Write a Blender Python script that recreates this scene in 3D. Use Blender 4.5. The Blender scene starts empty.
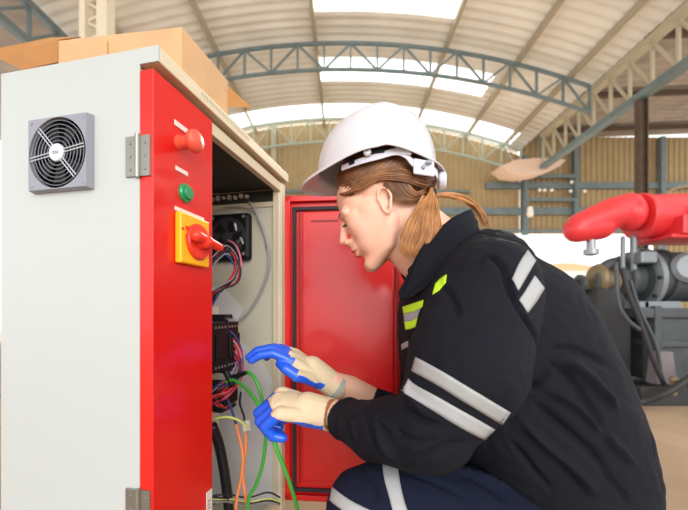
import bpy, math, random
import numpy as np
from mathutils import Vector, Matrix, noise
from mathutils.bvhtree import BVHTree
random.seed(7)
R_ = math.radians
scene = bpy.context.scene
COL = scene.collection
CH = 0.85                      # camera height
F = 360.0                      # focal length in pixels

# ------------------------------------------------------------------ camera, world, exposure
cam_d = bpy.data.cameras.new('camera')
cam = bpy.data.objects.new('camera', cam_d); COL.objects.link(cam)
cam.location = (0, 0, CH); cam.rotation_euler = (R_(90), 0, 0)
cam_d.sensor_width = 36; cam_d.lens = F / 688 * 36
cam_d.shift_y = 55 / 688
cam_d.clip_start = 0.05; cam_d.clip_end = 300
cam_d.dof.use_dof = True; cam_d.dof.focus_distance = 0.74; cam_d.dof.aperture_fstop = 3.6
scene.camera = cam
scene.view_settings.view_transform = 'Standard'
scene.view_settings.look = 'None'
scene.view_settings.exposure = 0.95
scene.view_settings.gamma = 1
scene.view_settings.use_curve_mapping = False

W = bpy.data.worlds.new('sky'); scene.world = W; W.use_nodes = True
bg = W.node_tree.nodes['Background']
bg.inputs[0].default_value = (0.965, 0.985, 1.0, 1); bg.inputs[1].default_value = 1.0
sun_d = bpy.data.lights.new('sun', 'SUN'); sun_d.energy = 4.5; sun_d.angle = R_(3); sun_d.color = (1, .95, .87)
sun = bpy.data.objects.new('sun', sun_d); COL.objects.link(sun)
sun.rotation_euler = Vector((-.22, -.88, -.46)).to_track_quat('-Z', 'Y').to_euler()

# added area lamp behind the camera, fill standing in for open-end daylight
rear_fill_d = bpy.data.lights.new('rear_fill_lamp', 'AREA'); rear_fill_d.shape = 'RECTANGLE'; rear_fill_d.size = 7; rear_fill_d.size_y = 4; rear_fill_d.energy = 340; rear_fill_d.color = (1, .985, .96)
rear_fill = bpy.data.objects.new('rear_fill_lamp', rear_fill_d); COL.objects.link(rear_fill)
rear_fill.location = (2.2, -7.8, 3.4); rear_fill.rotation_euler = (Vector((.1, 1, .9)) - Vector((2.2, -7.8, 3.4))).to_track_quat('-Z', 'Y').to_euler()

# ------------------------------------------------------------------ helpers
def P(px, py, Y):
    return Vector(((px - 344) / F * Y, Y, CH + (310 - py) / F * Y))

def rgb(r, g, b):
    f = lambda c: ((c / 255 + .055) / 1.055) ** 2.4 if c > 10 else c / 255 / 12.92
    return (f(r), f(g), f(b), 1)

MATS = {}
def mat(name, col, rough=.5, metal=0, coat=0, noise_amt=0, nscale=20, bump=0, bscale=200, col2=None, spec=None, sss=0, sheen=0):
    if name in MATS: return MATS[name]
    m = bpy.data.materials.new(name); m.use_nodes = True
    nt = m.node_tree; b = nt.nodes['Principled BSDF']
    b.inputs['Base Color'].default_value = col
    b.inputs['Roughness'].default_value = rough
    b.inputs['Metallic'].default_value = metal
    if coat: b.inputs['Coat Weight'].default_value = coat; b.inputs['Coat Roughness'].default_value = .12
    if spec is not None: b.inputs['Specular IOR Level'].default_value = spec
    if sss:
        b.inputs['Subsurface Weight'].default_value = sss
        b.inputs['Subsurface Radius'].default_value = (.012, .004, .002)
        b.inputs['Subsurface Scale'].default_value = .6
    if sheen: b.inputs['Sheen Weight'].default_value = sheen
    tc = nt.nodes.new('ShaderNodeTexCoord')
    if noise_amt or col2:
        n = nt.nodes.new('ShaderNodeTexNoise'); n.inputs['Scale'].default_value = nscale; n.inputs['Detail'].default_value = 4
        nt.links.new(tc.outputs['Object'], n.inputs['Vector'])
        r = nt.nodes.new('ShaderNodeValToRGB')
        r.color_ramp.elements[0].position = .35; r.color_ramp.elements[1].position = .65
        c2 = col2 or tuple(max(0, c * (1 - noise_amt)) for c in col[:3]) + (1,)
        r.color_ramp.elements[0].color = c2; r.color_ramp.elements[1].color = col
        nt.links.new(n.outputs['Fac'], r.inputs['Fac']); nt.links.new(r.outputs['Color'], b.inputs['Base Color'])
    if bump:
        n2 = nt.nodes.new('ShaderNodeTexNoise'); n2.inputs['Scale'].default_value = bscale; n2.inputs['Detail'].default_value = 3
        nt.links.new(tc.outputs['Object'], n2.inputs['Vector'])
        bp = nt.nodes.new('ShaderNodeBump'); bp.inputs['Strength'].default_value = bump; bp.inputs['Distance'].default_value = .002
        nt.links.new(n2.outputs['Fac'], bp.inputs['Height']); nt.links.new(bp.outputs['Normal'], b.inputs['Normal'])
    MATS[name] = m
    return m

class MB:
    def __init__(s): s.v = []; s.f = []
    def add(s, vs, fs):
        k = len(s.v); s.v += [Vector(p) for p in vs]; s.f += [tuple(i + k for i in f) for f in fs]; return s
    def hexa(s, o, a, b, c):
        """box from corner o with edge vectors a, b, c"""
        o, a, b, c = map(Vector, (o, a, b, c))
        vs = [o, o + a, o + a + b, o + b, o + c, o + a + c, o + a + b + c, o + b + c]
        fs = [(0, 3, 2, 1), (4, 5, 6, 7), (0, 1, 5, 4), (1, 2, 6, 5), (2, 3, 7, 6), (3, 0, 4, 7)]
        if a.cross(b).dot(c) < 0: fs = [tuple(reversed(f)) for f in fs]
        return s.add(vs, fs)
    def box(s, lo, hi):
        lo, hi = Vector(lo), Vector(hi); d = hi - lo
        return s.hexa(lo, (d.x, 0, 0), (0, d.y, 0), (0, 0, d.z))
    def bar(s, p, q, w, h=None, up=(0, 0, 1)):
        """rectangular bar from p to q"""
        p, q = Vector(p), Vector(q); h = h or w; d = (q - p)
        u = Vector(up)
        if abs(d.normalized().dot(u)) > .95: u = Vector((0, 1, 0))
        x = d.cross(u).normalized(); y = x.cross(d).normalized()
        return s.hexa(p - x * w / 2 - y * h / 2, x * w, y * h, d)
    def tube(s, pts, r, n=10, cap=True, sq=1.0):
        pts = [Vector(p) for p in pts]; m = len(pts)
        rs = r if isinstance(r, (list, tuple)) else [r] * m
        t0 = (pts[1] - pts[0]).normalized()
        ref = Vector((0, 0, 1)) if abs(t0.z) < .9 else Vector((1, 0, 0))
        x = t0.cross(ref).normalized(); vs = []
        for i in range(m):
            t = (pts[min(i + 1, m - 1)] - pts[max(i - 1, 0)]).normalized()
            x = (x - t * x.dot(t)).normalized(); y = t.cross(x)
            for k in range(n):
                a = 2 * math.pi * k / n
                vs.append(pts[i] + (x * math.cos(a) + y * math.sin(a) * sq) * rs[i])
        fs = [(i * n + k, i * n + (k + 1) % n, (i + 1) * n + (k + 1) % n, (i + 1) * n + k) for i in range(m - 1) for k in range(n)]
        if cap: fs += [tuple(reversed(range(n))), tuple(range((m - 1) * n, m * n))]
        return s.add(vs, fs)
    def lathe(s, prof, o, axis, n=24, ex=1.0, xdir=None):
        """prof: list of (r, h) along axis"""
        o = Vector(o); ax = Vector(axis).normalized()
        if xdir is None: x = ax.cross(Vector((0, 0, 1)) if abs(ax.z) < .9 else Vector((1, 0, 0))).normalized()
        else: x = Vector(xdir).normalized()
        y = ax.cross(x); vs = []
        for r, h in prof:
            for k in range(n):
                a = 2 * math.pi * k / n
                vs.append(o + ax * h + (x * math.cos(a) * ex + y * math.sin(a)) * max(r, 1e-5))
        m = len(prof)
        fs = [(i * n + k, i * n + (k + 1) % n, (i + 1) * n + (k + 1) % n, (i + 1) * n + k) for i in range(m - 1) for k in range(n)]
        fs += [tuple(reversed(range(n))), tuple(range((m - 1) * n, m * n))]
        return s.add(vs, fs)
    def ell(s, c, rx, ry, rz, ax=None, n=24, m=16):
        """ellipsoid; ax = (x,y,z) axis vectors"""
        c = Vector(c); X, Y, Z = [Vector(a).normalized() for a in (ax or ((1, 0, 0), (0, 1, 0), (0, 0, 1)))]
        vs = [c + Z * rz]
        for i in range(1, m):
            t = math.pi * i / m
            for k in range(n):
                a = 2 * math.pi * k / n
                vs.append(c + X * rx * math.sin(t) * math.cos(a) + Y * ry * math.sin(t) * math.sin(a) + Z * rz * math.cos(t))
        vs.append(c - Z * rz); L = len(vs) - 1
        fs = [(0, 1 + k, 1 + (k + 1) % n) for k in range(n)]
        for i in range(m - 2):
            for k in range(n):
                a = 1 + i * n; fs.append((a + k, a + n + k, a + n + (k + 1) % n, a + (k + 1) % n))
        a = 1 + (m - 2) * n
        fs += [(a + (k + 1) % n, a + k, L) for k in range(n)]
        if X.cross(Y).dot(Z) < 0: fs = [tuple(reversed(f)) for f in fs]
        return s.add(vs, fs)
    def cap(s, p, q, r1, r2, n=16):
        """tapered capsule"""
        p, q = Vector(p), Vector(q); d = (q - p); L = d.length; d = d.normalized() if L > 1e-6 else Vector((0, 0, 1))
        prof = []
        for i in range(6):
            a = math.pi / 2 * (1 - i / 6); prof.append((r1 * math.cos(a), -r1 * math.sin(a)))
        prof.append((r1, 0)); prof.append((r2, L))
        for i in range(1, 7):
            a = math.pi / 2 * i / 6; prof.append((max(r2 * math.cos(a), 1e-4), L + r2 * math.sin(a)))
        return s.lathe(prof, p, d, n)
    def prism(s, poly, o, X, Y, N, th):
        """polygon in plane (X,Y) at o, extruded by th along N"""
        o, X, Y, N = map(Vector, (o, X, Y, N)); n = len(poly)
        vs = [o + X * a + Y * b for a, b in poly]; vs += [v + N * th for v in vs]
        fs = [tuple(reversed(range(n))), tuple(range(n, 2 * n))] + [(i, (i + 1) % n, n + (i + 1) % n, n + i) for i in range(n)]
        area = sum(poly[i][0] * poly[(i + 1) % n][1] - poly[(i + 1) % n][0] * poly[i][1] for i in range(n))
        if X.cross(Y).dot(N) * th * area < 0: fs = [tuple(reversed(f)) for f in fs]
        return s.add(vs, fs)

def base_of(o):
    return Vector(o['_o']) if o is not None and '_o' in o else Vector((0, 0, 0))

def build(name, mb, m, parent=None, smooth=False, bevel=0, kind=None, label=None, cat=None, group=None):
    """link the collected shape as ONE mesh object (world coordinates in, origin kept at the thing's base)"""
    if parent is not None: o0 = base_of(parent)
    else:
        xs = [v.x for v in mb.v]; ys = [v.y for v in mb.v]; zs = [v.z for v in mb.v]
        o0 = Vector(((min(xs) + max(xs)) / 2, (min(ys) + max(ys)) / 2, min(zs)))
    me = bpy.data.meshes.new(name)
    me.from_pydata([tuple(v - o0) for v in mb.v], [], mb.f); me.update()
    for mm in (m if isinstance(m, (list, tuple)) else [m]): me.materials.append(mm)
    if smooth: me.polygons.foreach_set('use_smooth', [True] * len(me.polygons))
    return finish(name, me, o0, parent, bevel, kind, label, cat, group)

def finish(name, me, o0, parent=None, bevel=0, kind=None, label=None, cat=None, group=None):
    o = bpy.data.objects.new(name, me); COL.objects.link(o)
    if parent is not None: o.parent = parent
    else: o.location = o0
    o['_o'] = tuple(o0)
    if bevel:
        b = o.modifiers.new('bevel', 'BEVEL'); b.width = bevel; b.segments = 2; b.limit_method = 'ANGLE'; b.angle_limit = R_(40)
    tag(o, label, cat, group, kind)
    return o

def tag(o, label=None, cat=None, group=None, kind=None):
    if label: o['label'] = label
    if cat: o['category'] = cat
    if group: o['group'] = group
    if kind: o['kind'] = kind
    return o

def thing(name, label, cat, loc, group=None):
    o = bpy.data.objects.new(name, None); COL.objects.link(o); o.location = loc; o.empty_display_size = .1
    o['_o'] = tuple(loc); return tag(o, label, cat, group)

def spline(pts, n=8):
    pts = [Vector(p) for p in pts]; out = []
    q = [pts[0] * 2 - pts[1]] + pts + [pts[-1] * 2 - pts[-2]]
    for i in range(1, len(q) - 2):
        for k in range(n):
            t = k / n; a, b, c, d = q[i - 1], q[i], q[i + 1], q[i + 2]
            out.append(.5 * ((2 * b) + (c - a) * t + (2 * a - 5 * b + 4 * c - d) * t * t + (3 * b - a - 3 * c + d) * t ** 3))
    out.append(pts[-1]); return out

def fuse(mb, voxel, smooth=6, fac=.5):
    """union of overlapping closed shapes as one continuous smooth mesh (world coords)"""
    me = bpy.data.meshes.new('tmp'); me.from_pydata([tuple(v) for v in mb.v], [], mb.f)
    o = bpy.data.objects.new('tmp', me); COL.objects.link(o)
    r = o.modifiers.new('r', 'REMESH'); r.mode = 'VOXEL'; r.voxel_size = voxel; r.use_smooth_shade = True
    if smooth:
        s = o.modifiers.new('s', 'SMOOTH'); s.iterations = smooth; s.factor = fac
    dg = bpy.context.evaluated_depsgraph_get(); dg.update()
    out = bpy.data.meshes.new_from_object(o.evaluated_get(dg))
    bpy.data.objects.remove(o); bpy.data.meshes.remove(me)
    return out

def get_co(me):
    a = np.empty(len(me.vertices) * 3, dtype=np.float32); me.vertices.foreach_get('co', a); return a.reshape(-1, 3).astype(np.float64)
def get_no(me):
    a = np.empty(len(me.vertices) * 3, dtype=np.float32); me.vertices.foreach_get('normal', a); return a.reshape(-1, 3).astype(np.float64)
def set_co(me, a):
    me.vertices.foreach_set('co', a.astype(np.float32).ravel()); me.update()
def bvh_of(me):
    co = get_co(me); return BVHTree.FromPolygons([tuple(c) for c in co], [tuple(p.vertices) for p in me.polygons])

def link_world(name, me, mats, parent, **k):
    """place a world-coordinate mesh under parent"""
    o0 = base_of(parent); co = get_co(me) - np.array(o0); set_co(me, co)
    me.materials.clear()
    for m in mats: me.materials.append(m)
    me.polygons.foreach_set('use_smooth', [True] * len(me.polygons))
    me.name = name
    return finish(name, me, o0, parent, **k)

# ------------------------------------------------------------------ materials
M_white = mat('cabinet_white_paint', rgb(182, 188, 187), .42, bump=.06, bscale=700)
M_beige = mat('cabinet_beige_paint', rgb(208, 196, 166), .5)
M_inner = mat('cabinet_inner_paint', rgb(196, 191, 172), .5)
M_sunpatch = mat('painted_sunlight', rgb(222, 220, 222), .4, metal=.15)  # pale tone for the sunlit patches painted inside the cabinet
M_red = mat('red_gloss_paint', rgb(214, 22, 14), .38, coat=.25, bump=.05, bscale=500)
M_redin = mat('red_door_paint', rgb(224, 16, 18), .35, coat=.6, bump=.10, bscale=260)
M_redpl = mat('red_plastic', rgb(228, 52, 34), .4)
M_estop = mat('emergency_red', rgb(224, 84, 62), .45)
M_yel = mat('yellow_plastic', rgb(248, 180, 22), .4)
M_green = mat('green_plastic', rgb(20, 140, 84), .3, coat=.3)
M_blk = mat('black_plastic', rgb(20, 20, 22), .5, spec=.25)
M_gask = mat('black_rubber', rgb(44, 40, 46), .7)
M_chrome = mat('brushed_steel', rgb(150, 148, 142), .38, metal=.8)
M_fanfr = mat('grey_plastic', rgb(140, 142, 154), .5)
M_fanlt = mat('pale_grey_plastic', rgb(196, 204, 214), .45)
M_label = mat('label_foil', rgb(226, 214, 204), .45)
M_card = mat('cardboard', rgb(204, 164, 122), .85, noise_amt=.1, nscale=14, bump=.2, bscale=60)
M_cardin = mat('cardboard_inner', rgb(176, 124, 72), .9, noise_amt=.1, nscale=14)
M_roof = None
M_steelb = mat('blue_grey_steel', rgb(116, 132, 134), .6, noise_amt=.2, nscale=3)
M_steelp = mat('pale_steel', rgb(186, 176, 150), .6)
M_purlin = mat('purlin_steel', rgb(176, 164, 140), .7)
M_brown = mat('rusty_brown_steel', rgb(92, 74, 58), .8, noise_amt=.3, nscale=6)
M_cable_g = mat('green_cable', rgb(64, 164, 60), .4)
M_cable_o = mat('orange_cable', rgb(236, 140, 84), .45)
M_cable_r = mat('red_cable', rgb(206, 30, 36), .4)
M_cable_k = mat('black_cable', rgb(24, 24, 28), .45)
M_cable_w = mat('grey_cable', rgb(150, 150, 158), .45)
M_cable_b = mat('blue_cable', rgb(50, 60, 130), .45)
M_cable_y = mat('yellow_green_cable', rgb(210, 214, 120), .45)
M_skin = mat('skin', rgb(236, 186, 162), .5, noise_amt=.04, nscale=30, sss=.15)
M_lip = mat('lips', rgb(206, 116, 108), .45, sss=.1)
M_hair = mat('brown_hair', rgb(140, 94, 58), .5, col2=rgb(98, 64, 40), nscale=40)
M_hairb = mat('hair_tail', rgb(196, 140, 86), .5, col2=rgb(150, 100, 58), nscale=28)
M_helmet = mat('white_helmet', rgb(206, 208, 216), .28, coat=.4)
M_susp = mat('helmet_strap_grey', rgb(206, 208, 220), .5)
M_navy = mat('navy_cloth', rgb(12, 15, 25), .85, bump=.35, bscale=900, spec=.25)
M_navy2 = mat('navy_trouser_cloth', rgb(16, 22, 41), .9, bump=.35, bscale=900, spec=.2)
M_refl = mat('silver_tape', rgb(158, 160, 162), .5, bump=.15, bscale=600)
M_hiviz = mat('lime_tape', rgb(190, 240, 40), .6)
M_glove = mat('cream_knit', rgb(214, 196, 164), .9, bump=.5, bscale=700)
M_gblue = mat('blue_nitrile', rgb(24, 92, 224), .35, coat=.2, bump=.2, bscale=120)
M_gcuff = mat('glove_cuff_grey', rgb(160, 164, 158), .9)
M_strap = mat('brown_leather', rgb(150, 98, 58), .6)
M_boot = mat('boot_leather', rgb(40, 34, 30), .55)
M_mred = mat('machine_red', rgb(230, 56, 62), .42, noise_amt=.12, nscale=5)
M_mgrey = mat('machine_grey', rgb(72, 78, 82), .5, noise_amt=.25, nscale=6)
M_mlite = mat('machine_light_grey', rgb(128, 136, 140), .45, metal=.3)
M_mdark = mat('machine_dark', rgb(44, 44, 46), .6)
M_brass = mat('dull_brass', rgb(136, 122, 94), .45, metal=.4)
M_floor = mat('dusty_concrete', rgb(182, 156, 128), .8, col2=rgb(156, 132, 106), nscale=1.2, bump=.2, bscale=30)
M_out = mat('outside_concrete', rgb(236, 230, 220), .9)
M_conc = mat('concrete', rgb(150, 140, 125), .9)

def roof_mat():
    m = bpy.data.materials.new('roof_sheet'); m.use_nodes = True; nt = m.node_tree; b = nt.nodes['Principled BSDF']
    b.inputs['Roughness'].default_value = .6
    tc = nt.nodes.new('ShaderNodeTexCoord')
    n = nt.nodes.new('ShaderNodeTexNoise'); n.inputs['Scale'].default_value = .9; n.inputs['Detail'].default_value = 5
    nt.links.new(tc.outputs['Object'], n.inputs['Vector'])
    r = nt.nodes.new('ShaderNodeValToRGB'); r.color_ramp.elements[0].position = .3; r.color_ramp.elements[1].position = .7
    r.color_ramp.elements[0].color = rgb(226, 222, 212); r.color_ramp.elements[1].color = rgb(242, 240, 232)
    nt.links.new(n.outputs['Fac'], r.inputs['Fac']); nt.links.new(r.outputs['Color'], b.inputs['Base Color'])
    return m
M_roof = roof_mat()
M_roof2 = mat('side_roof_sheet', rgb(168, 154, 140), .8, noise_amt=.25, nscale=2)
M_wall = mat('tan_wall_sheet', rgb(178, 154, 112), .7, noise_amt=.12, nscale=1.5)

def skylight_mat():
    m = bpy.data.materials.new('skylight_sheet'); m.use_nodes = True; nt = m.node_tree
    nt.nodes.remove(nt.nodes['Principled BSDF'])
    t = nt.nodes.new('ShaderNodeBsdfTranslucent'); t.inputs[0].default_value = (.98, .98, .96, 1)
    tr = nt.nodes.new('ShaderNodeBsdfTransparent'); tr.inputs[0].default_value = (1, 1, .98, 1)
    mx = nt.nodes.new('ShaderNodeMixShader'); mx.inputs[0].default_value = .65
    nt.links.new(t.outputs[0], mx.inputs[1]); nt.links.new(tr.outputs[0], mx.inputs[2])
    nt.links.new(mx.outputs[0], nt.nodes['Material Output'].inputs[0]); return m
M_sky = skylight_mat()

# ================================================================== THE HALL
FW = 15.6                      # far wall distance
PK, RAD = 8.15 + CH, 21.4
def roof_z(x): return PK - (RAD - math.sqrt(max(RAD * RAD - x * x, 0)))
SKYL = [(11.7, 12.9, -.8, 4.9), (8.7, 9.9, -.9, 3.1), (14.25, 15.5, -6.2, 7.0)]
def in_sky(x, y): return any(a < y < b and c < x < d for a, b, c, d in SKYL)

fl = MB(); fl.box((-14, -12, -.1), (20, FW, 0)); build('floor', fl, M_floor, kind='structure')
og = MB(); og.box((-12, FW, -.12), (20, 40, -.02)); build('floor_outside', og, M_out, kind='structure')

def corr(y, per=.30, dep=.035):
    t = (y / per) % 1
    return dep * (0 if t < .35 else (t - .35) / .15 if t < .5 else 1 if t < .85 else (1 - t) / .15)
xs = sorted(set([round(-7.2 + i * .37692, 4) for i in range(40)] + [c for s in SKYL for c in s[2:]]))
ys = []
y = -8.0
while y < FW + .2:
    for t in (0, .35, .5, .85): ys.append(round(y + t * .3, 4))
    y += .3
ys = sorted(set(ys))
rf = MB(); vs = [(x, y, roof_z(x) + corr(y + 3)) for y in ys for x in xs]; nx = len(xs); fs = []
for j in range(len(ys) - 1):
    for i in range(nx - 1):
        if in_sky((xs[i] + xs[i + 1]) / 2, (ys[j] + ys[j + 1]) / 2): continue
        fs.append((j * nx + i, (j + 1) * nx + i, (j + 1) * nx + i + 1, j * nx + i + 1))
rf.add(vs, fs)
ceiling = build('ceiling', rf, M_roof, kind='structure')
st = MB()   # rust stain patch on the sheeting
for (px_, r_) in ((3.55, .30), (3.9, .2)):
    st.lathe([(r_, 0), (r_ * .9, .004)], (px_, 8.15 + (.1 if px_ > 3.7 else 0), roof_z(px_) - .012), (-.18, 0, 1), 14)
build('rust_stain', st, mat('roof_stain', rgb(206, 168, 138), .8, noise_amt=.15, nscale=8), ceiling)
for k, (a, b, c, d) in enumerate(SKYL):
    s = MB(); n = 16; yy = [y for y in ys if a - .16 < y < b + .16]
    yy = [a] + [y for y in yy if a < y < b] + [b]
    xx = [c + (d - c) * i / n for i in range(n + 1)]
    vs = [(x, y, roof_z(x) + .01 + corr(y + 3)) for y in yy for x in xx]
    fs = [(j * (n + 1) + i, (j + 1) * (n + 1) + i, (j + 1) * (n + 1) + i + 1, j * (n + 1) + i + 1) for j in range(len(yy) - 1) for i in range(n)]
    s.add(vs, fs); build('window_%d' % (k + 1), s, M_sky, kind='structure')
for x in (-5.9, -3.8, -.85, 3.05, 5.2, 6.75):
    s = MB(); s.bar((x, 3, roof_z(x) - .09), (x, FW, roof_z(x) - .09), .09, .16)
    build('purlin', s, M_purlin, ceiling)

# end wall above the opening, right of it and left of it: corrugated sheet following the arch
def sheet_wall(name, x0, x1, zlo, zhi, Y=FW):
    s = MB(); per = .24; xs = []; x = x0
    while x < x1:
        for t in (0, .4, .5, .9):
            if x + t * per < x1: xs.append(x + t * per)
        x += per
    xs.append(x1); vs = []
    for x in xs:
        t = ((x - x0) / per) % 1; d = .04 if .45 < t < .93 else 0
        vs += [(x, Y + d, zlo(x)), (x, Y + d, zhi(x))]
    vs += [(x0, Y + .1, zlo(x0)), (x0, Y + .1, zhi(x0)), (x1, Y + .1, zlo(x1)), (x1, Y + .1, zhi(x1))]
    s.add(vs, [(2 * i, 2 * i + 2, 2 * i + 3, 2 * i + 1) for i in range(len(xs) - 1)])
    return build(name, s, M_wall, kind='structure')
OPZ = 3.3 + CH
wfar = sheet_wall('wall_far', -7.2, 7.62, lambda x: OPZ if x > 1.5 else 0, lambda x: roof_z(x) - .05)
wside = sheet_wall('wall_far_side', 7.62, 17.5, lambda x: OPZ if x < 13.4 else 0, lambda x: 7.5 + CH)
for (xa, xb, z, h) in ((-7, 5.4, 5.1, .12), (6.1, 17, 5.35 , .26), (-7, 17, 4.25, .3), (-7, 17, 3.42, .1)):
    s = MB(); s.bar((xa, FW - .1, z + CH), (xb, FW - .1, z + CH), .12, h)
    build('girt', s, M_steelb, wfar)
for x in (-6, -3, 0, 3, 7.75, 9.9, 13.6):
    s = MB(); s.bar((x, FW - .2, 0 if x > 11 or x < 1 else OPZ - .1), (x, FW - .2, (roof_z(x) if x < 9 else 7.5 + CH) - .1), .2, .2)
    build('wall_post', s, M_steelb if x > 7 else M_steelp, wfar)
# braced frame on the end wall
s = MB()
for p, q in (((7.75, 5.7), (9.9, 5.7)), ((7.75, 4.7), (9.9, 4.7)), ((7.75, 4.7), (7.75, 5.8)), ((9.9, 4.7), (9.9, 5.8))):
    s.bar((p[0], FW - .26, p[1] + CH), (q[0], FW - .26, q[1] + CH), .1, .14)
build('wall_frame', s, M_steelb, wfar)
for (px, py) in ((540, 190), (545, 190), (552, 190), (571, 191), (578, 191), (585, 191), (572, 182)):  # pale discs stand in for small bright lights in the wall
    p = P(px, py, FW - .3); s = MB(); s.lathe([(.07, 0), (.07, .05)], p, (0, 1, 0), 10)
    o = build('wall_light_dot', s, mat('light_dot_pale', rgb(250, 246, 236), .4), wfar)

# side bay roof (lower right)
s = MB(); vs = []; fs = []; ysb = [6 + .15 * i for i in range(66)]
for i, y in enumerate(ysb):
    d = .05 if i % 2 else 0
    vs += [(7.8, y, 7.38 + CH + d), (18, y, 7.75 + CH + d)]
for i in range(len(ysb) - 1): fs.append((2 * i, 2 * i + 2, 2 * i + 3, 2 * i + 1))
s.add(vs, fs); side = build('ceiling_side', s, M_roof2, kind='structure')
for y in (9.5, 12.2, 14.6):
    s = MB(); s.bar((7.8, y, 7.26 + CH), (18, y, 7.6 + CH), .12, .16); build('purlin', s, M_brown, side)

M_steel_bleached = mat('overexposed_steel', rgb(176, 186, 170), .6)  # far truss steel lightened to imitate overexposure
# trusses across the hall
def truss(Y, m, depth, label, x0=-6.9, x1=7.3, n=18):
    t = thing('roof_truss', label, 'roof truss', (0, Y, roof_z(0) - .2), 'arched roof trusses')
    up = [(x0 + (x1 - x0) * i / n) for i in range(n + 1)]
    top = [Vector((x, Y, roof_z(x) - .22)) for x in up]; bot = [Vector((x, Y, roof_z(x) - .22 - depth)) for x in up]
    a = MB(); b = MB(); c = MB()
    for i in range(n):
        a.bar(top[i], top[i + 1], .08, .09); b.bar(bot[i], bot[i + 1], .08, .08)
        c.bar(bot[i + 1] if i % 2 else bot[i], top[i] if i % 2 else top[i + 1], .05, .05)
    for i in range(n + 1): c.bar(top[i], bot[i], .06, .06)
    build('top_chord', a, m, t); build('bottom_chord', b, m, t); build('lattice', c, m, t)
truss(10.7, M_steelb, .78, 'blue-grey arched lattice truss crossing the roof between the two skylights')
truss(14.9, M_steel_bleached, .95, 'distant arched lattice truss against the bright far strip of roof')

# eave trusses running down the hall
def eave(x, side_label, m1, m2, zb, Y1, w=.2, hh=1.3):
    t = thing('eave_truss', side_label, 'eave truss', (x, 9, zb + CH)); Z = zb + CH
    a = MB(); a.bar((x, 4, Z), (x, Y1, Z), w, .16); build('bottom_chord', a, m2, t)
    a = MB(); a.bar((x, 4, Z + hh), (x, Y1, Z + hh), w, .16); build('top_chord', a, m1, t)
    a = MB(); n = 14
    for i in range(n):
        y0 = 4 + (Y1 - 4) * i / n; y1 = 4 + (Y1 - 4) * (i + 1) / n
        a.bar((x, y0, Z + .07), (x, y1, Z + hh - .07), .06); a.bar((x, y1, Z + .07), (x, y1, Z + hh - .07), .07)
    build('lattice', a, m1, t)
eave(7.58, 'long lattice girder with cream bracing along the roof edge above the red-armed machine', M_steelp, M_steelb, 5.45, 13.7, .24, 1.2)
eave(-7.0, 'long blue-grey lattice girder along the roof edge behind the cardboard box', M_steelb, M_steelb, 5.95, 15.2, .14, .85)
s = MB(); s.add([(-7.2, -8, 6.9 + CH), (-7.2, FW, 6.9 + CH), (-13, FW, 6.4 + CH), (-13, -8, 6.4 + CH)], [(0, 1, 2, 3)]); build('ceiling_side_left', s, M_roof2, kind='structure')
# valley gutter sheet closing the gap between the arched roof and the side roof
s = MB(); s.add([(7.5, 4, roof_z(7.5) + .02), (7.5, FW, roof_z(7.5) + .02), (7.8, FW, 7.36 + CH), (7.8, 4, 7.36 + CH)], [(0, 1, 2, 3)]); build('trim_1', s, M_steelp, kind='structure')

# columns
def laced_column(x, y, label, m, w=.5):
    t = thing('steel_column', label, 'column', (x, y, 0))
    for sx in (-1, 1):
        a = MB(); a.bar((x + sx * w / 2, y, 0), (x + sx * w / 2, y, 7.2 + CH), .13 + .04 * sx, .22); build('column_leg', a, m, t)
    a = MB(); z = .2; k = 0
    while z < 7.2 + CH - .4:
        a.bar((x - w / 2 * (-1) ** k, y, z), (x + w / 2 * (-1) ** k, y, z + .16), .04); z += .16; k += 1
    build('lacing', a, m, t)
    a = MB(); a.box((x - .45, y - .35, 0), (x + .45, y + .35, .05)); build('base_plate', a, m, t)
laced_column(-4.13, 6.0, 'pale laced twin column rising behind the cardboard box', mat('column_cream', rgb(226, 216, 192), .6), .32)
t = thing('steel_column', 'dark brown rusty column behind the red machine', 'column', (7.6, 9.2, 0))
a = MB(); a.bar((7.6, 9.2, 0), (7.6, 9.2, 5.36 + CH), .04, .2, (1, 0, 0))
a.bar((7.51, 9.2, 0), (7.51, 9.2, 5.36 + CH), .2, .03, (1, 0, 0)); a.bar((7.69, 9.2, 0), (7.69, 9.2, 5.36 + CH), .2, .03, (1, 0, 0))
build('column_shaft', a, M_brown, t)
a = MB(); a.box((7.35, 8.95, 0), (7.85, 9.45, .04)); build('base_plate', a, M_brown, t)

# pale sheet under the roof edge at the far end, far lamp
s = MB(); vs = []; fs = []; n = 12
pale = [(501, 166), (515, 160), (535, 158), (555, 158), (566, 160), (560, 166), (545, 172), (525, 175), (510, 173)]
pp = [P(a_, b_, 13.8) for a_, b_ in pale]
s.add([tuple(p) for p in pp] + [tuple(p + Vector((0, 1.0, .1))) for p in pp],
      [tuple(reversed(range(9))), tuple(range(9, 18))] + [(i, (i + 1) % 9, 9 + (i + 1) % 9, 9 + i) for i in range(9)])
sh = build('canopy_sheet', s, mat('pale_pink_sheet', rgb(236, 206, 184), .6), label='pale pinkish sheet canopy hanging at the far end of the cream-braced girder', cat='canopy')
s = MB(); p0 = P(540, 160, 14.2); s.bar(p0, p0 + Vector((0, 0, 1.3)), .05); build('hanger', s, M_steelb, sh)
t = thing('wall_lamp', 'small white lamp on the girder of the far wall', 'lamp', P(530, 216, FW - .35))
s = MB(); s.ell(P(530, 209, FW - .4), .12, .1, .12); build('lamp_globe', s, mat('lamp_white', rgb(255, 252, 240), .3), t, smooth=True)
s = MB(); s.lathe([(.09, 0), (.14, .1), (.12, .3)], P(530, 217, FW - .4), (0, 0, 1), 14); build('lamp_body', s, mat('lamp_white', rgb(255, 252, 240), .3), t)
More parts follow.
